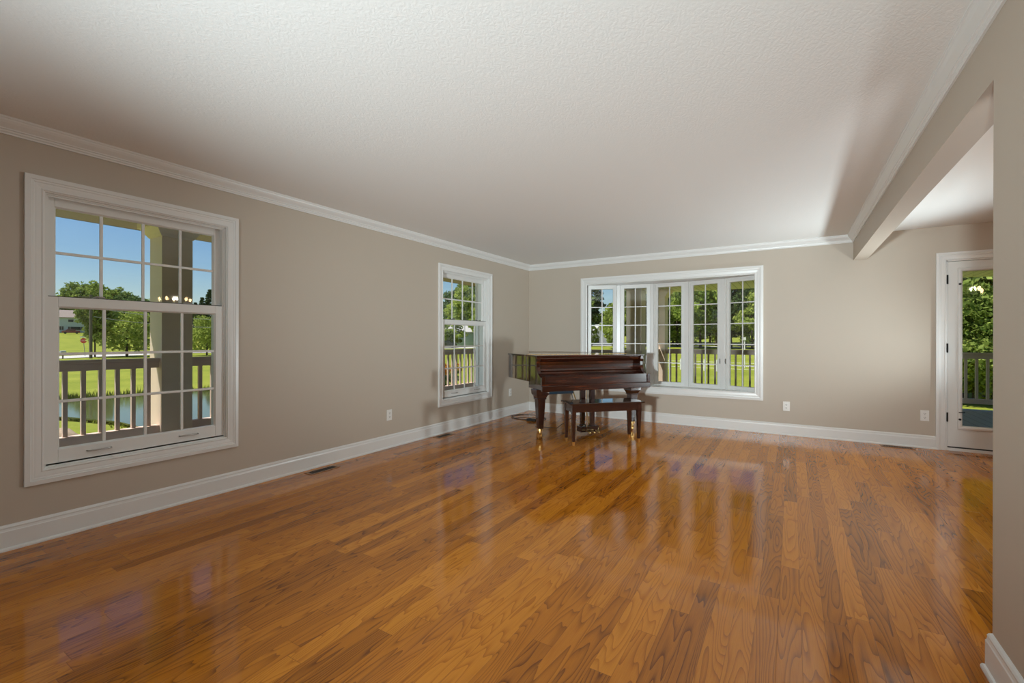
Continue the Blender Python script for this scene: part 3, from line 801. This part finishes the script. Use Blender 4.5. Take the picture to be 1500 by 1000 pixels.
column(5.0, 4.912, ZD_B, 2.42, 'beige square porch column behind the back wall left of the patio door')
column(8.9, 4.912, ZD_B, 2.42, 'beige square porch column far right of the patio door')

def railing(p0, p1, zd, label, sp=.145, first=.08):
    p0, p1 = Vector((*p0, 0)), Vector((*p1, 0)); L = (p1 - p0).length
    r = tag(empty('porch_railing', (p0.x, p0.y, zd), math.atan2(p1.y - p0.y, p1.x - p0.x)), label, 'railing', 'porch railings')
    zt = .965 - zd
    MB().box((0, -.065, zt - .035), (L, .065, zt)).box((0, -.030, zt - .115), (L, .030, zt - .035)).build('top_rail', M_PORCH, r, bevel=.004)
    MB().box((0, -.045, .125), (L, .045, .215)).build('bottom_rail', M_PORCH, r, bevel=.004)
    n = int((L - first) / sp)
    m0 = None
    for k in range(n + 1):
        x = first + k * sp
        if x > L - .03: break
        if m0 is None:
            m0 = MB().box((-.019, -.019, .215), (.019, .019, zt - .115)).build('baluster', M_PORCH, r); m0.location = (x, 0, 0)
        else:
            o = m0.copy(); COL.objects.link(o); o.parent = r; o.location = (x, 0, 0)
    return r
railing((-2.70, -8.04), (-2.70, -4.268), ZD_L, 'taupe porch railing seen through the nearest left window, left of its column', first=.05)
railing((-2.70, -3.942), (-2.70, -.56), ZD_L, 'taupe porch railing starting just right of the column in the nearest left window', first=.13)
railing((-2.70, -.24), (-2.70, 2.79), ZD_L, 'taupe porch railing seen through the far left window by the corner')
railing((-2.60, 3.05), (.757, 3.05), ZD_L, 'taupe porch railing seen through the leftmost pane of the bow window')
railing((.95, 3.22), (.95, 4.75), ZD_B, 'short taupe porch railing running out from the house into the sunlit column')
railing((1.135, 4.90), (4.84, 4.90), ZD_B, 'taupe porch railing across the three right panes of the bow window', first=.10)
railing((5.165, 4.90), (8.74, 4.90), ZD_B, 'taupe porch railing seen through the patio door', first=.06)

# ------------------------------------------------------------------ land
rng = np.random.default_rng(7)
POND = [(-19.6, -2.2), (-17.8, -1.3), (-15.2, -.7), (-13.1, -.7), (-10.4, -.9), (-9.0, 1.0), (-10.0, 3.6), (-14, 6.2), (-19, 6.8), (-23, 5.0), (-23.8, 1.2), (-24.5, -.6), (-25.5, -3.5), (-22.5, -4.2)]
def inside(px, py, poly):
    c = False; j = len(poly) - 1
    for i in range(len(poly)):
        xi, yi = poly[i]; xj, yj = poly[j]
        if (yi > py) != (yj > py) and px < (xj - xi) * (py - yi) / (yj - yi) + xi: c = not c
        j = i
    return c
def pond_dist(px, py):
    d = 1e9
    for i in range(len(POND)):
        a = Vector(POND[i]); b = Vector(POND[(i + 1) % len(POND)]); p = Vector((px, py)); ab = b - a
        t = max(0, min(1, (p - a).dot(ab) / ab.dot(ab))); d = min(d, (a + ab * t - p).length)
    return -d if inside(px, py, POND) else d
CX, CY = 3.78, -6.69
def gz(x, y):
    r = math.hypot(x - CX, y - CY); a = math.atan2(y - CY, x - CX)     # direction from the house front
    left = max(0.0, min(1.0, (math.degrees(a) - 120) / 30))            # 1 towards the left windows, 0 towards the back
    pts = [(0, -.75), (9, -.85), (16, -1.38), (26, -1.40), (48, -1.45), (60, -1.40), (90, -1.40 * left - .30 * (1 - left)), (110, -.95 * left - .15 * (1 - left)), (150, left * .6 + (1 - left) * .7), (200, left * 2.9 + (1 - left) * 2.2), (250, left * 6.8 + (1 - left) * 3), (330, left * 9 + (1 - left) * 4)]
    for i in range(len(pts) - 1):
        if r <= pts[i + 1][0]:
            t = (r - pts[i][0]) / (pts[i + 1][0] - pts[i][0]); z = pts[i][1] + (pts[i + 1][1] - pts[i][1]) * t; break
    else: z = pts[-1][1]
    if 8 < r < 34:
        d = pond_dist(x, y)
        if d < 1.2: z -= .55 * min(1, (1.2 - d) / 2.2)
    return z
def ground():
    NA, rs = 220, [0.0]
    r = 2.0
    while r < 320: rs.append(r); r *= 1.035 if r > 12 else 1.0; r += 0.0 if r > 12 else .45
    vs, fs = [(CX, CY, -.9)], []
    for r in rs[1:]:
        for k in range(NA):
            a = 2 * PI * k / NA; x, y = CX + r * math.cos(a), CY + r * math.sin(a); vs.append((x, y, gz(x, y)))
    n = len(rs) - 1
    for k in range(NA): fs.append((0, 1 + k, 1 + (k + 1) % NA))
    for i in range(n - 1):
        for k in range(NA):
            a = 1 + i * NA + k; b = 1 + i * NA + (k + 1) % NA; fs.append((a, b, b + NA, a + NA))
    me = MB(); me.v = vs; me.f = fs
    tag(me.build('ground', M_LAWN, smooth=True), kind='structure')
ground()
tag(MB().prism(POND, -1.60, -1.55).build('pond_water', M_WATER), 'small pond with grassy banks beyond the left porch', 'pond', kind='stuff')

def strip(name, pts, width, m, lift=.03):
    mb = MB(); L = []
    P = []
    for i in range(len(pts) - 1):
        n = max(2, int(math.hypot(pts[i + 1][0] - pts[i][0], pts[i + 1][1] - pts[i][1]) / 2.5))
        for k in range(n): P.append((pts[i][0] + (pts[i + 1][0] - pts[i][0]) * k / n, pts[i][1] + (pts[i + 1][1] - pts[i][1]) * k / n))
    P.append(pts[-1])
    vs, fs = [], []
    for i, p in enumerate(P):
        a = P[max(i - 1, 0)]; b = P[min(i + 1, len(P) - 1)]
        d = Vector((b[0] - a[0], b[1] - a[1])).normalized(); nrm = Vector((-d.y, d.x))
        for s in (-1, 0, 1):
            x, y = p[0] + nrm.x * s * width / 2, p[1] + nrm.y * s * width / 2
            vs.append((x, y, gz(x, y) + lift))
    for i in range(len(P) - 1):
        for s in (0, 1): fs.append((i * 3 + s, i * 3 + s + 1, i * 3 + s + 4, i * 3 + s + 3))
    mb.v, mb.f = vs, fs
    return tag(mb.build(name, m), kind='structure')


# foliage ------------------------------------------------------------
def leaf_cloud(name, centres, radii, per, size, m, flat=.75):
    """one mesh of many small leaf faces scattered in clumps"""
    n = len(centres) * per
    c = np.repeat(np.array(centres, float), per, axis=0); rad = np.repeat(np.array(radii, float), per)
    d = rng.normal(size=(n, 3)); d /= np.linalg.norm(d, axis=1)[:, None]
    rr = rad * rng.uniform(.45, 1.05, n) ** .6
    p = c + d * rr[:, None] * np.array([1, 1, flat])
    a = rng.normal(size=(n, 3)) + d * 0.5; a /= np.linalg.norm(a, axis=1)[:, None]
    b = np.cross(a, rng.normal(size=(n, 3))); b /= np.linalg.norm(b, axis=1)[:, None]
    s = size * rng.uniform(.6, 1.3, n)[:, None]
    q = np.stack([p - a * s, p - b * s * .55, p + a * s, p + b * s * .55], axis=1).reshape(-1, 3)
    me = bpy.data.meshes.new(name)
    me.vertices.add(len(q)); me.vertices.foreach_set('co', q.ravel())
    me.loops.add(n * 4); me.loops.foreach_set('vertex_index', np.arange(n * 4))
    me.polygons.add(n); me.polygons.foreach_set('loop_start', np.arange(0, n * 4, 4)); me.polygons.foreach_set('loop_total', np.full(n, 4))
    me.update(); me.materials.append(m)
    return me
def trunk_mesh(h, r, branches, seed):
    rd = random.Random(seed); mb = MB()
    mb.tube([(0, 0, -.3), (0, 0, .1), (rd.uniform(-.1, .1) * r * 4, rd.uniform(-.1, .1) * r * 4, h * .5), (rd.uniform(-.2, .2) * r * 4, 0, h)], [r * 1.4, r * 1.1, r * .8, r * .3], 8)
    for k in range(branches):
        z = h * rd.uniform(.35, .8); a = rd.uniform(0, 2 * PI); L = h * rd.uniform(.2, .35)
        mb.tube([(0, 0, z), (math.cos(a) * L * .5, math.sin(a) * L * .5, z + L * .3), (math.cos(a) * L, math.sin(a) * L, z + L * .7)], [r * .5, r * .35, r * .12], 6)
    return mb
def crown_centres(kind, h, w, seed):
    """unit trees: height h, crown width w"""
    rd = random.Random(seed); C_, R_ = [], []
    if kind == 'round':
        for k in range(70):
            while True:
                x, y, z = (rd.uniform(-1, 1) for _ in range(3))
                if .3 < x * x + y * y + z * z < 1: break
            C_.append((x * w * .42, y * w * .42, h * .60 + z * h * .34)); R_.append(w * rd.uniform(.09, .16))
    elif kind == 'bushy':
        for k in range(70):
            while True:
                x, y, z = (rd.uniform(-1, 1) for _ in range(3))
                if .25 < x * x + y * y + z * z < 1: break
            C_.append((x * w * .43 * (1 - .25 * z), y * w * .43 * (1 - .25 * z), h * .53 + z * h * .43)); R_.append(w * rd.uniform(.08, .14))
    elif kind == 'cone':
        for k in range(190):
            t = rd.uniform(0, 1) ** 1.3; a = rd.uniform(0, 2 * PI); rr = (1 - t) * w * .5 * rd.uniform(.35, 1.0)
            C_.append((math.cos(a) * rr, math.sin(a) * rr, h * (.10 + .88 * t) - rr * .25)); R_.append(w * .085 * (1.15 - t * .6))
    return C_, R_
PROTO = {}
def proto(key, kind, h, w, m, per, size, seed, tr, tb, flat=.75):
    C_, R_ = crown_centres(kind, h, w, seed)
    PROTO[key] = (leaf_cloud(key, C_, R_, per, size, m, flat), trunk_mesh(h * .8, tr, tb, seed), h)
proto('maple', 'round', 10, 9, M_LEAF, 100, .27, 1, .22, 6)
proto('shade_tree', 'round', 10, 8, M_LEAF_DARK, 100, .27, 2, .22, 6)
proto('young_tree', 'round', 7, 4, M_LEAF, 70, .16, 3, .09, 5)
proto('light_tree', 'bushy', 8, 7, M_LEAF_LIGHT, 100, .22, 4, .16, 6)
proto('crabapple', 'bushy', 5, 6.2, M_LEAF_LIGHT, 90, .15, 5, .12, 6)
proto('spruce', 'cone', 14, 7, M_NEEDLE, 90, .20, 6, .22, 0, .35)
proto('ash', 'bushy', 11, 9, M_LEAF, 110, .24, 8, .22, 6)
TM = {}
def tree(key, x, y, hs, ws, label, group=None, name='tree', rz=None):
    me, tk, h = PROTO[key]
    r = tag(empty(name, (x, y, gz(x, y)), random.Random(x * 7 + y).uniform(0, 6.28) if rz is None else rz), label, 'tree', group)
    r.scale = (ws, ws, hs)
    if key not in TM:
        t = tk.build('trunk', M_BARK, r, smooth=True); TM[key] = t.data
    else:
        t = bpy.data.objects.new('trunk', TM[key]); COL.objects.link(t); t.parent = r
    f = bpy.data.objects.new('foliage', me); COL.objects.link(f); f.parent = r
    return r
def at(px, rr):
    """ground point rr metres from the house front corner in the bearing of an image column of the photo"""
    v = _f + _r * ((px - 750) / 666.34); v.normalize()
    return CX + v.x * rr, CY + v.y * rr

strip('road', [at(p, r_) for p, r_ in [(-200, 92), (-40, 84), (60, 83), (110, 87), (160, 90), (250, 97), (450, 100), (650, 92), (700, 91), (760, 95), (870, 100), (1000, 97), (1100, 91), (1200, 93), (1400, 112)]], 7.0, M_ROAD, .06)

# through the nearest left window
x, y = at(139, 84); tree('young_tree', x, y, 1.42, 1.05, 'slim young tree beside the utility pole on the lawn across the road')
x, y = at(186, 84); tree('crabapple', x, y, 1.38, 1.3, 'broad light green tree with several trunks on the lawn across the road')
x, y = at(303, 84); tree('crabapple', x, y, 1.2, 1.0, 'light green tree just right of the column in the nearest left window')
for i, (px, rr, hs, ws, k) in enumerate([(70, 250, 1.0, 1.8, 'ash'), (89, 243, 1.05, 1.8, 'maple'), (107, 256, 1.25, 1.7, 'ash'), (123, 248, 1.75, 1.8, 'maple'), (138, 258, 1.68, 1.7, 'ash'), (153, 246, 1.55, 1.7, 'maple'), (168, 240, 1.45, 1.7, 'ash'), (184, 236, 1.32, 1.7, 'shade_tree'), (200, 232, 1.22, 1.7, 'shade_tree'), (216, 236, 1.2, 1.6, 'maple'), (236, 228, 1.15, 1.6, 'ash'), (256, 224, 1.0, 1.6, 'ash'), (276, 224, 1.0, 1.6, 'shade_tree'),
                                         (146, 222, 1.0, 1.5, 'shade_tree'), (164, 212, 1.15, 1.6, 'shade_tree'), (182, 208, 1.15, 1.6, 'shade_tree'), (200, 204, 1.1, 1.6, 'shade_tree'), (218, 206, 1.1, 1.6, 'shade_tree'), (158, 190, .8, 1.3, 'ash'), (212, 186, .8, 1.3, 'shade_tree')]):
    x, y = at(px, rr); tree(k, x, y, hs, ws, 'leafy tree in the wooded hill line behind the white house', 'trees of the wooded hill line')
for i, (px, rr, hs, ws) in enumerate([(296, 165, .90, 1.1), (307, 170, 1.10, 1.2), (286, 178, .80, 1.1), (322, 168, 1.2, 1.3)]):
    x, y = at(px, rr); tree('spruce', x, y, hs, ws, 'dark spruce behind the light green tree right of the column', 'spruces across the road on the left')
# through the far left window
for px, rr, hs, ws, k, lb in [(682, 112, 1.85, 1.45, 'light_tree', 'bright green tree overhanging the grey garage'), (666, 124, 1.45, 1.25, 'shade_tree', 'dark tree behind the grey garage, at the left of the far left window'),
                              (654, 97, .62, .95, 'ash', 'dark leafy tree left of the grey garage'), (702, 122, 1.9, 1.4, 'ash', 'tall leafy tree behind the garage on its right'), (713, 88, 1.2, 1.1, 'light_tree', 'light green tree right of the grey garage'), (732, 95, 1.5, 1.3, 'ash', 'leafy tree hidden behind the room corner')]:
    x, y = at(px, rr); tree(k, x, y, hs, ws, lb)
# through the bow window
for px, rr, hs, ws, k, lb in [(866, 122, 1.85, 1.75, 'spruce', 'tall dark spruce rising behind the white gabled house in the leftmost bow pane'), (900, 84, 1.08, .78, 'light_tree', 'light green tree right of the tall spruce, in the leftmost bow pane'),
                              (867, 92, .42, .36, 'ash', 'small leafy tree in front of the white gabled house'), (945, 92, 1.5, 1.0, 'shade_tree', 'dark tree just right of the wide column in the bow window'), (926, 108, 1.4, 1.2, 'ash', 'tree hidden behind the wide column in the bow window'),
                              (986, 112, 1.22, 1.15, 'spruce', 'dark spruce in the middle pane of the bow window'), (992, 96, .80, 1.1, 'ash', 'leafy tree below the spruce in the middle bow pane'), (966, 105, 1.3, 1.1, 'shade_tree', 'dark tree hidden behind the sunlit column'),
                              (1026, 88, 1.28, 1.25, 'maple', 'large maple casting a long shadow in the fourth pane of the bow window'), (1049, 104, 1.40, 1.2, 'maple', 'leafy tree right behind the large maple'), (1008, 112, 1.35, 1.2, 'light_tree', 'light green tree left behind the large maple'),
                              (1071, 90, 1.32, 1.0, 'shade_tree', 'dark tree on the left in the rightmost pane of the bow window'), (1102, 88, 1.22, 1.15, 'light_tree', 'light green tree on the right in the rightmost pane of the bow window'), (1124, 92, 1.5, 1.2, 'ash', 'leafy tree past the right edge of the bow window'),
                              (1086, 125, 1.0, 1.3, 'shade_tree', 'dark tree far behind in the rightmost bow pane'), (852, 122, 1.5, 1.4, 'ash', 'leafy tree behind the white gabled house on the left'), (908, 124, 1.1, 1.3, 'shade_tree', 'dark tree behind the white gabled house on the right')]:
    x, y = at(px, rr); tree(k, x, y, hs, ws, lb)
for px, rr, hs, ws, k, lb in [(980, 128, 1.0, 1.3, 'ash', 'low bushy tree at the back edge of the lawn in the middle bow pane'), (1012, 132, 1.0, 1.4, 'ash', 'low bushy tree behind the large maple at its left'), (1040, 126, 1.05, 1.4, 'light_tree', 'low light green tree behind the large maple at its right'),
                              (1066, 130, 1.0, 1.4, 'ash', 'low bushy tree behind the dark tree in the rightmost bow pane'), (1098, 124, 1.0, 1.4, 'shade_tree', 'low dark tree behind the slim white post'), (1130, 128, 1.1, 1.5, 'ash', 'low bushy tree beyond the right edge of the bow window'), (950, 130, 1.1, 1.4, 'ash', 'low bushy tree at the lawn edge behind the porch columns'), (835, 128, 1.2, 1.4, 'ash', 'leafy tree hidden left of the bow window')]:
    x, y = at(px, rr); tree(k, x, y, hs, ws, lb)
# through the patio door
for px, rr, hs, ws, k, lb in [(1412, 29, .72, .62, 'ash', 'leafy tree at the left side of the patio door glass'), (1445, 30, .75, .62, 'maple', 'leafy tree at the right side of the patio door glass'), (1380, 31, .8, .65, 'maple', 'leafy tree hidden left of the patio door'),
                              (1428, 36, 1.15, .8, 'shade_tree', 'tall dark tree behind the two trees in the patio door'), (1480, 31, .8, .65, 'ash', 'leafy tree hidden right of the patio door'), (1428, 26.5, .42, .52, 'light_tree', 'low bushy light green tree in the middle of the patio door'), (1458, 26.5, .45, .5, 'ash', 'low leafy tree at the lower right of the patio door'), (1400, 26.5, .45, .5, 'ash', 'low leafy tree at the lower left of the patio door')]:
    x, y = at(px, rr); tree(k, x, y, hs, ws, lb)

# pond reeds and rocks
def reeds():
    N = 5200; q = np.zeros((N, 3, 3)); i = 0
    rd = random.Random(4)
    while i < N:
        k = rd.randrange(len(POND)); a = POND[k]; b = POND[(k + 1) % len(POND)]; t = rd.random()
        far = a[1] > 1 or b[1] > 1 or a[0] < -22
        off = rd.gauss(0, .25)
        x = a[0] + (b[0] - a[0]) * t + off; y = a[1] + (b[1] - a[1]) * t + off
        if not far and rd.random() < .85: continue
        h = rd.uniform(.15, .45) if far else rd.uniform(.05, .16); z = gz(x, y) + .02; dx, dy = rd.uniform(-.1, .1), rd.uniform(-.1, .1); wd = .02
        q[i] = [(x - wd, y - wd, z), (x + wd, y + wd, z), (x + dx, y + dy, z + h)]; i += 1
    mb = MB(); mb.v = [tuple(v) for v in q.reshape(-1, 3)]; mb.f = [(3 * k, 3 * k + 1, 3 * k + 2) for k in range(N)]
    tag(mb.build('reeds', M_REED, fix=False), 'reeds and long grass fringing the pond', 'reeds', kind='stuff')
reeds()
def rock(x, y, s, label, seed):
    rd = random.Random(seed); mb = MB().sphere((0, 0, s * .35), s, 14, 9, (1, .8, .65))
    mb.v = [tuple(c * (1 + rd.uniform(-.10, .10)) for c in p) for p in mb.v]
    o = mb.build('boulder', M_ROCK, smooth=True); o.location = (x, y, gz(x, y)); o.rotation_euler = (0, 0, rd.uniform(0, 6))
    tag(o, label, 'rock', 'boulders by the pond')
x, y = at(92, 15.0); rock(x, y, .34, 'largest tan boulder at the lower left of the nearest left window', 1)
x, y = at(87, 15.5); rock(x, y, .36, 'tan boulder stacked behind the largest one at the lower left of the near window', 5)
x, y = at(103, 15.4); rock(x, y, .22, 'small brown boulder right of the largest tan one', 2)
x, y = at(97, 16.0); rock(x, y, .14, 'smallest tan boulder behind the others', 3)
x, y = at(111, 14.8); rock(x, y, .12, 'small flat tan rock nearest the porch, right of the boulders', 4)

# utility pole, wires, sign, mailbox ------------------------------------
px_, py_ = at(133, 80)
pole = tag(empty('utility_pole', (px_, py_, gz(px_, py_))), 'grey wooden utility pole standing by the road', 'pole')
MB().cyl((0, 0, -.3), (0, 0, 8.2), .17, .14).build('shaft', mat('weathered_pole', (.16, .13, .11), .9, noise=.2), pole)
MB().box((-.06, -1.2, 7.8), (.06, 1.2, 7.94)).build('crossarm', mat('weathered_pole', (.16, .13, .11), .9), pole)
p2 = at(360, 82)
pole2 = tag(empty('utility_pole', (p2[0], p2[1], gz(*p2))), 'second grey utility pole, out of sight behind the left wall between the windows', 'pole')
for ch in pole.children:
    c = ch.copy(); COL.objects.link(c); c.parent = pole2
for dy, dz, lb in ((-.8, 6.6, 'upper power line crossing in front of the trees'), (.8, 5.4, 'lower power line crossing in front of the trees')):
    a = Vector((px_ + .1, py_ + dy * .3, gz(px_, py_) + dz)); b = Vector((p2[0], p2[1] + dy * .3, gz(*p2) + dz - 1.0))
    P = [a.lerp(b, t / 24) - Vector((0, 0, 4 * .55 * (t / 24) * (1 - t / 24))) for t in range(25)]
    o = MB().tube([tuple(p) for p in P], .035, 6).build('power_line', mat('grey_wire', (.35, .35, .36), .6)); tag(o, lb, 'power line', 'power lines')
sx, sy = at(125, 90)
sg = tag(empty('stop_sign', (sx, sy, gz(sx, sy)), math.atan2(CY - sy, CX - sx) + PI / 2), 'red octagonal stop sign with a street name blade by the road', 'sign')
MB().cyl((0, 0, -.2), (-.25, 0, 2.9), .035, n=8).build('post', mat('galvanised_post', (.25, .25, .25), .5, .5), sg)
oc = MB().extr([(.38 * math.cos(PI / 8 + k * PI / 4), 2.25 + .38 * math.sin(PI / 8 + k * PI / 4)) for k in range(8)], -.05, -.035, lambda t, p, q: (p - .19, t, q)).build('octagon', mat('sign_red', (.55, .05, .02), .5), sg)
tcv = bpy.data.curves.new('stop_text', 'FONT'); tcv.body = 'STOP'; tcv.size = .28; tcv.align_x = 'CENTER'; tcv.align_y = 'CENTER'; tcv.extrude = .002
tx = bpy.data.objects.new('lettering', tcv); COL.objects.link(tx); tx.parent = oc; tx.location = (-.19, -.054, 2.25); tx.rotation_euler = (PI / 2, 0, 0); tcv.materials.append(M_PLASTIC)
bpy.context.view_layer.update()
tm = bpy.data.meshes.new_from_object(tx.evaluated_get(bpy.context.evaluated_depsgraph_get()))
tx2 = bpy.data.objects.new('letters', tm); COL.objects.link(tx2); tx2.parent = oc; tx2.location = tx.location; tx2.rotation_euler = tx.rotation_euler; bpy.data.objects.remove(tx)
MB().box((-.55, -.045, 2.70), (.12, -.03, 2.86)).build('name_blade', mat('sign_white', (.7, .72, .7), .5), sg)
mx_, my_ = at(92, 80)
mbx = tag(empty('mailbox', (mx_, my_, gz(mx_, my_)), R(20)), 'pale grey mailbox on a post at the far side of the road', 'mailbox')
MB().box((-.05, -.05, -.2), (.05, .05, .75)).build('post', M_BARK, mbx)
MB().extr([(-.13, .75), (.13, .75), (.13, .92), (.09, 1.0), (0, 1.03), (-.09, 1.0), (-.13, .92)], -.28, .28, lambda t, p, q: (p, t, q)).build('box', mat('mailbox_grey', (.55, .55, .55), .5), mbx)

# houses --------------------------------------------------------------
M_HOUSE = striped('white_blue_siding', (.60, .66, .74), .25, 'Z', .7, .85)
M_GARAGE = striped('grey_blue_siding', (.36, .43, .50), .25, 'X', .7, .8)
M_WIN = mat('dark_window_pane', (.03, .04, .05), .1)
def gable_house(name, loc, rz, L, D, Hw, Hr, label, wallm, roofm, wins, shutters=True, gable_front=False):
    r = tag(empty(name, loc, rz), label, 'house')
    b = MB().box((-L / 2, 0, -.5), (L / 2, D, Hw))
    if gable_front: b.extr([(-L / 2, Hw), (L / 2, Hw), (0, Hw + Hr)], 0, D, lambda t, p, q: (p, t, q))
    else: b.extr([(0, Hw), (D, Hw), (D / 2, Hw + Hr)], -L / 2, L / 2, lambda t, p, q: (t, p, q))
    b.build('wall', wallm, r)
    o = .45
    if gable_front:
        for s in (-1, 1):
            MB().extr([(s * (L / 2 + o), Hw - Hr * o / (L / 2)), (0, Hw + Hr), (0, Hw + Hr + .2), (s * (L / 2 + o), Hw - Hr * o / (L / 2) + .2)], -o, D + o, lambda t, p, q: (p, t, q)).build('roof_slope', roofm, r)
    else:
        for s in (0, 1):
            e = -o if s == 0 else D + o
            MB().extr([(e, Hw - Hr * o / (D / 2)), (D / 2, Hw + Hr), (D / 2, Hw + Hr + .2), (e, Hw - Hr * o / (D / 2) + .2)], -L / 2 - o, L / 2 + o, lambda t, p, q: (t, p, q)).build('roof_slope', roofm, r)
    for x, z, ww, hh, sh in wins:
        f = MB().box((x - ww / 2 - .08, -.05, z - .08), (x + ww / 2 + .08, .0, z + hh + .08)).build('window', M_PLASTIC, r)
        MB().box((x - ww / 2, -.08, z), (x + ww / 2, -.04, z + hh)).build('pane', M_WIN, f)
        if sh:
            MB().box((x - ww / 2 - .55, -.09, z), (x - ww / 2 - .12, -.02, z + hh)).build('shutter', M_WIN, f)
            MB().box((x + ww / 2 + .12, -.09, z), (x + ww / 2 + .55, -.02, z + hh)).build('shutter', M_WIN, f)
    return r
hx, hy = at(94, 200)
fz = lambda x, y: math.atan2(CY - y, CX - x) + PI / 2
gable_house('house', (hx, hy, gz(hx, hy)), fz(hx, hy) + R(8), 15, 8, 4.9, 2.2, 'two-storey white house with brown roof on the hill, in the nearest left window', M_HOUSE, M_ROOF,
            [(-5.5, 3.4, 1.2, .8, False), (-2, 3.4, 1.2, .8, False), (1.5, 3.4, 1.2, .8, False), (5, 3.4, 1.2, .8, False), (-5.0, .9, 1.0, 1.1, True), (-1.2, .9, 1.0, 1.1, True), (2.6, .9, 2.4, 1.0, True)])
gx, gy = at(671, 104)
gh = gable_house('house', (gx, gy, gz(gx, gy)), fz(gx, gy) - R(10), 8.6, 8, 3.3, 2.2, 'grey garage with pale gabled roof across the road, in the far left window', M_GARAGE, M_GREYROOF, [], gable_front=False)
MB().box((-3.6, -.06, 0), (3.4, -.01, 2.8)).build('garage_door', striped('blue_garage_door', (.42, .52, .62), .5, 'Z', .5, .8), gh)
gx2, gy2 = at(695, 106)
g2 = gable_house('house', (gx2, gy2, gz(gx2, gy2)), fz(gx2, gy2) - R(10), 6.0, 7, 3.0, 1.5, 'low grey house wing with white porch posts right of the garage', M_GARAGE, M_GREYROOF, [(.8, .9, 1.2, 1.0, False)])
for x in (-2.0, -.5): MB().box((x - .09, -1.4, -.3), (x + .09, -1.22, 2.5)).build('porch_post', M_PLASTIC, g2)
MB().box((-2.4, -1.5, 2.45), (2.3, 0, 2.6)).build('porch_canopy', M_GREYROOF, g2)
hx3, hy3 = at(884, 102)
gable_house('house', (hx3, hy3, gz(hx3, hy3)), fz(hx3, hy3) + R(14), 7.6, 8, 2.2, 2.4, 'white gabled house in the leftmost pane of the bow window', mat('white_siding', (.66, .66, .64), .7), mat('pale_roof', (.52, .50, .50), .9, noise=.1), [(-1.4, .6, 1.0, 1.0, False), (1.4, .6, 1.0, 1.0, False)], gable_front=True)

# parked cars -----------------------------------------------------------
def car(x, y, rz, col, label, sc=1.0):
    r = tag(empty('car', (x, y, gz(x, y) + .06), rz), label, 'car'); r.scale = (sc, sc, sc)
    prof = [(-2.1, .35), (-2.15, .75), (-1.9, .95), (-1.35, 1.0), (-.85, 1.45), (.65, 1.48), (1.2, 1.05), (2.0, .9), (2.15, .7), (2.1, .35)]
    MB().extr(prof, -.85, .85, lambda t, p, q: (p, t, q)).build('body', mat('car_' + label.split()[0], col, .25, coat=.6), r, bevel=.08)
    MB().extr([(-1.15, 1.02), (-.75, 1.38), (.58, 1.41), (1.0, 1.06)], -.87, .87, lambda t, p, q: (p, t, q)).build('side_window', M_WIN, r)
    for wx in (-1.3, 1.35):
        for s in (-1, 1): MB().cyl((wx, s * .68, .33), (wx, s * .88, .33), .33, n=18).build('wheel', M_CABLE, r)
cx_, cy_ = at(104, 190); car(cx_, cy_, fz(cx_, cy_), (.22, .02, .03), 'dark red car parked in front of the white house', .95)
cx_, cy_ = at(1101, 90); car(cx_, cy_, fz(cx_, cy_) + .2, (.30, .31, .34), 'grey car on the road in the rightmost bow pane')
cx_, cy_ = at(653, 92); car(cx_, cy_, fz(cx_, cy_) + .1, (.03, .03, .04), 'black car on the road in the far left window')

# white post and rail fence beyond the back lawn -----------------------
fa, fb_ = at(935, 44), at(1130, 40)
fr = tag(empty('fence', (fa[0], fa[1], 0), math.atan2(fb_[1] - fa[1], fb_[0] - fa[0])), 'low white post and rail fence across the back lawn', 'fence')
FL = math.hypot(fb_[0] - fa[0], fb_[1] - fa[1]); nP = 12
for k in range(nP):
    t = k / (nP - 1); x = fa[0] + (fb_[0] - fa[0]) * t; y = fa[1] + (fb_[1] - fa[1]) * t; z = gz(x, y)
    MB().box((t * FL - .045, -.045, z - .1), (t * FL + .045, .045, z + .95)).build('post', M_PLASTIC, fr)
for h in (.25, .5, .75):
    mb = MB()
    for k in range(nP - 1):
        t0, t1 = k / (nP - 1), (k + 1) / (nP - 1)
        z0 = gz(fa[0] + (fb_[0] - fa[0]) * t0, fa[1] + (fb_[1] - fa[1]) * t0) + h; z1 = gz(fa[0] + (fb_[0] - fa[0]) * t1, fa[1] + (fb_[1] - fa[1]) * t1) + h
        mb.tube([(t0 * FL, 0, z0), (t1 * FL, 0, z1)], .012, 6)
    mb.build('rail', M_PLASTIC, fr)
lx, ly_ = at(1091, 47)
lp = tag(empty('lamp_post', (lx, ly_, gz(lx, ly_))), 'slim white post standing by the road in the rightmost bow pane', 'post')
MB().cyl((0, 0, -.1), (0, 0, 2.6), .05, n=10).box((-.1, -.1, 2.6), (.1, .1, 2.85)).build('shaft', M_PLASTIC, lp)

# flowering shrub by the porch in the far window ---------------------
sx_, sy_ = at(656, 26)
sh = tag(empty('flowering_shrub', (sx_, sy_, gz(sx_, sy_))), 'small orange and dark leaved shrub on the lawn behind the railing', 'shrub')
o = bpy.data.objects.new('blossom', leaf_cloud('blossom', [(random.Random(k).uniform(-.5, .5), random.Random(k + 50).uniform(-.5, .5), .75 + random.Random(k + 9).uniform(-.1, .35)) for k in range(16)], [.17] * 16, 60, .06, M_FLOWER)); COL.objects.link(o); o.parent = sh
o = bpy.data.objects.new('foliage', leaf_cloud('foliage', [(random.Random(k).uniform(-.45, .45), random.Random(k + 50).uniform(-.45, .45), .4 + random.Random(k + 9).uniform(-.3, .3)) for k in range(16)], [.2] * 16, 70, .06, M_LEAF_DARK)); COL.objects.link(o); o.parent = sh
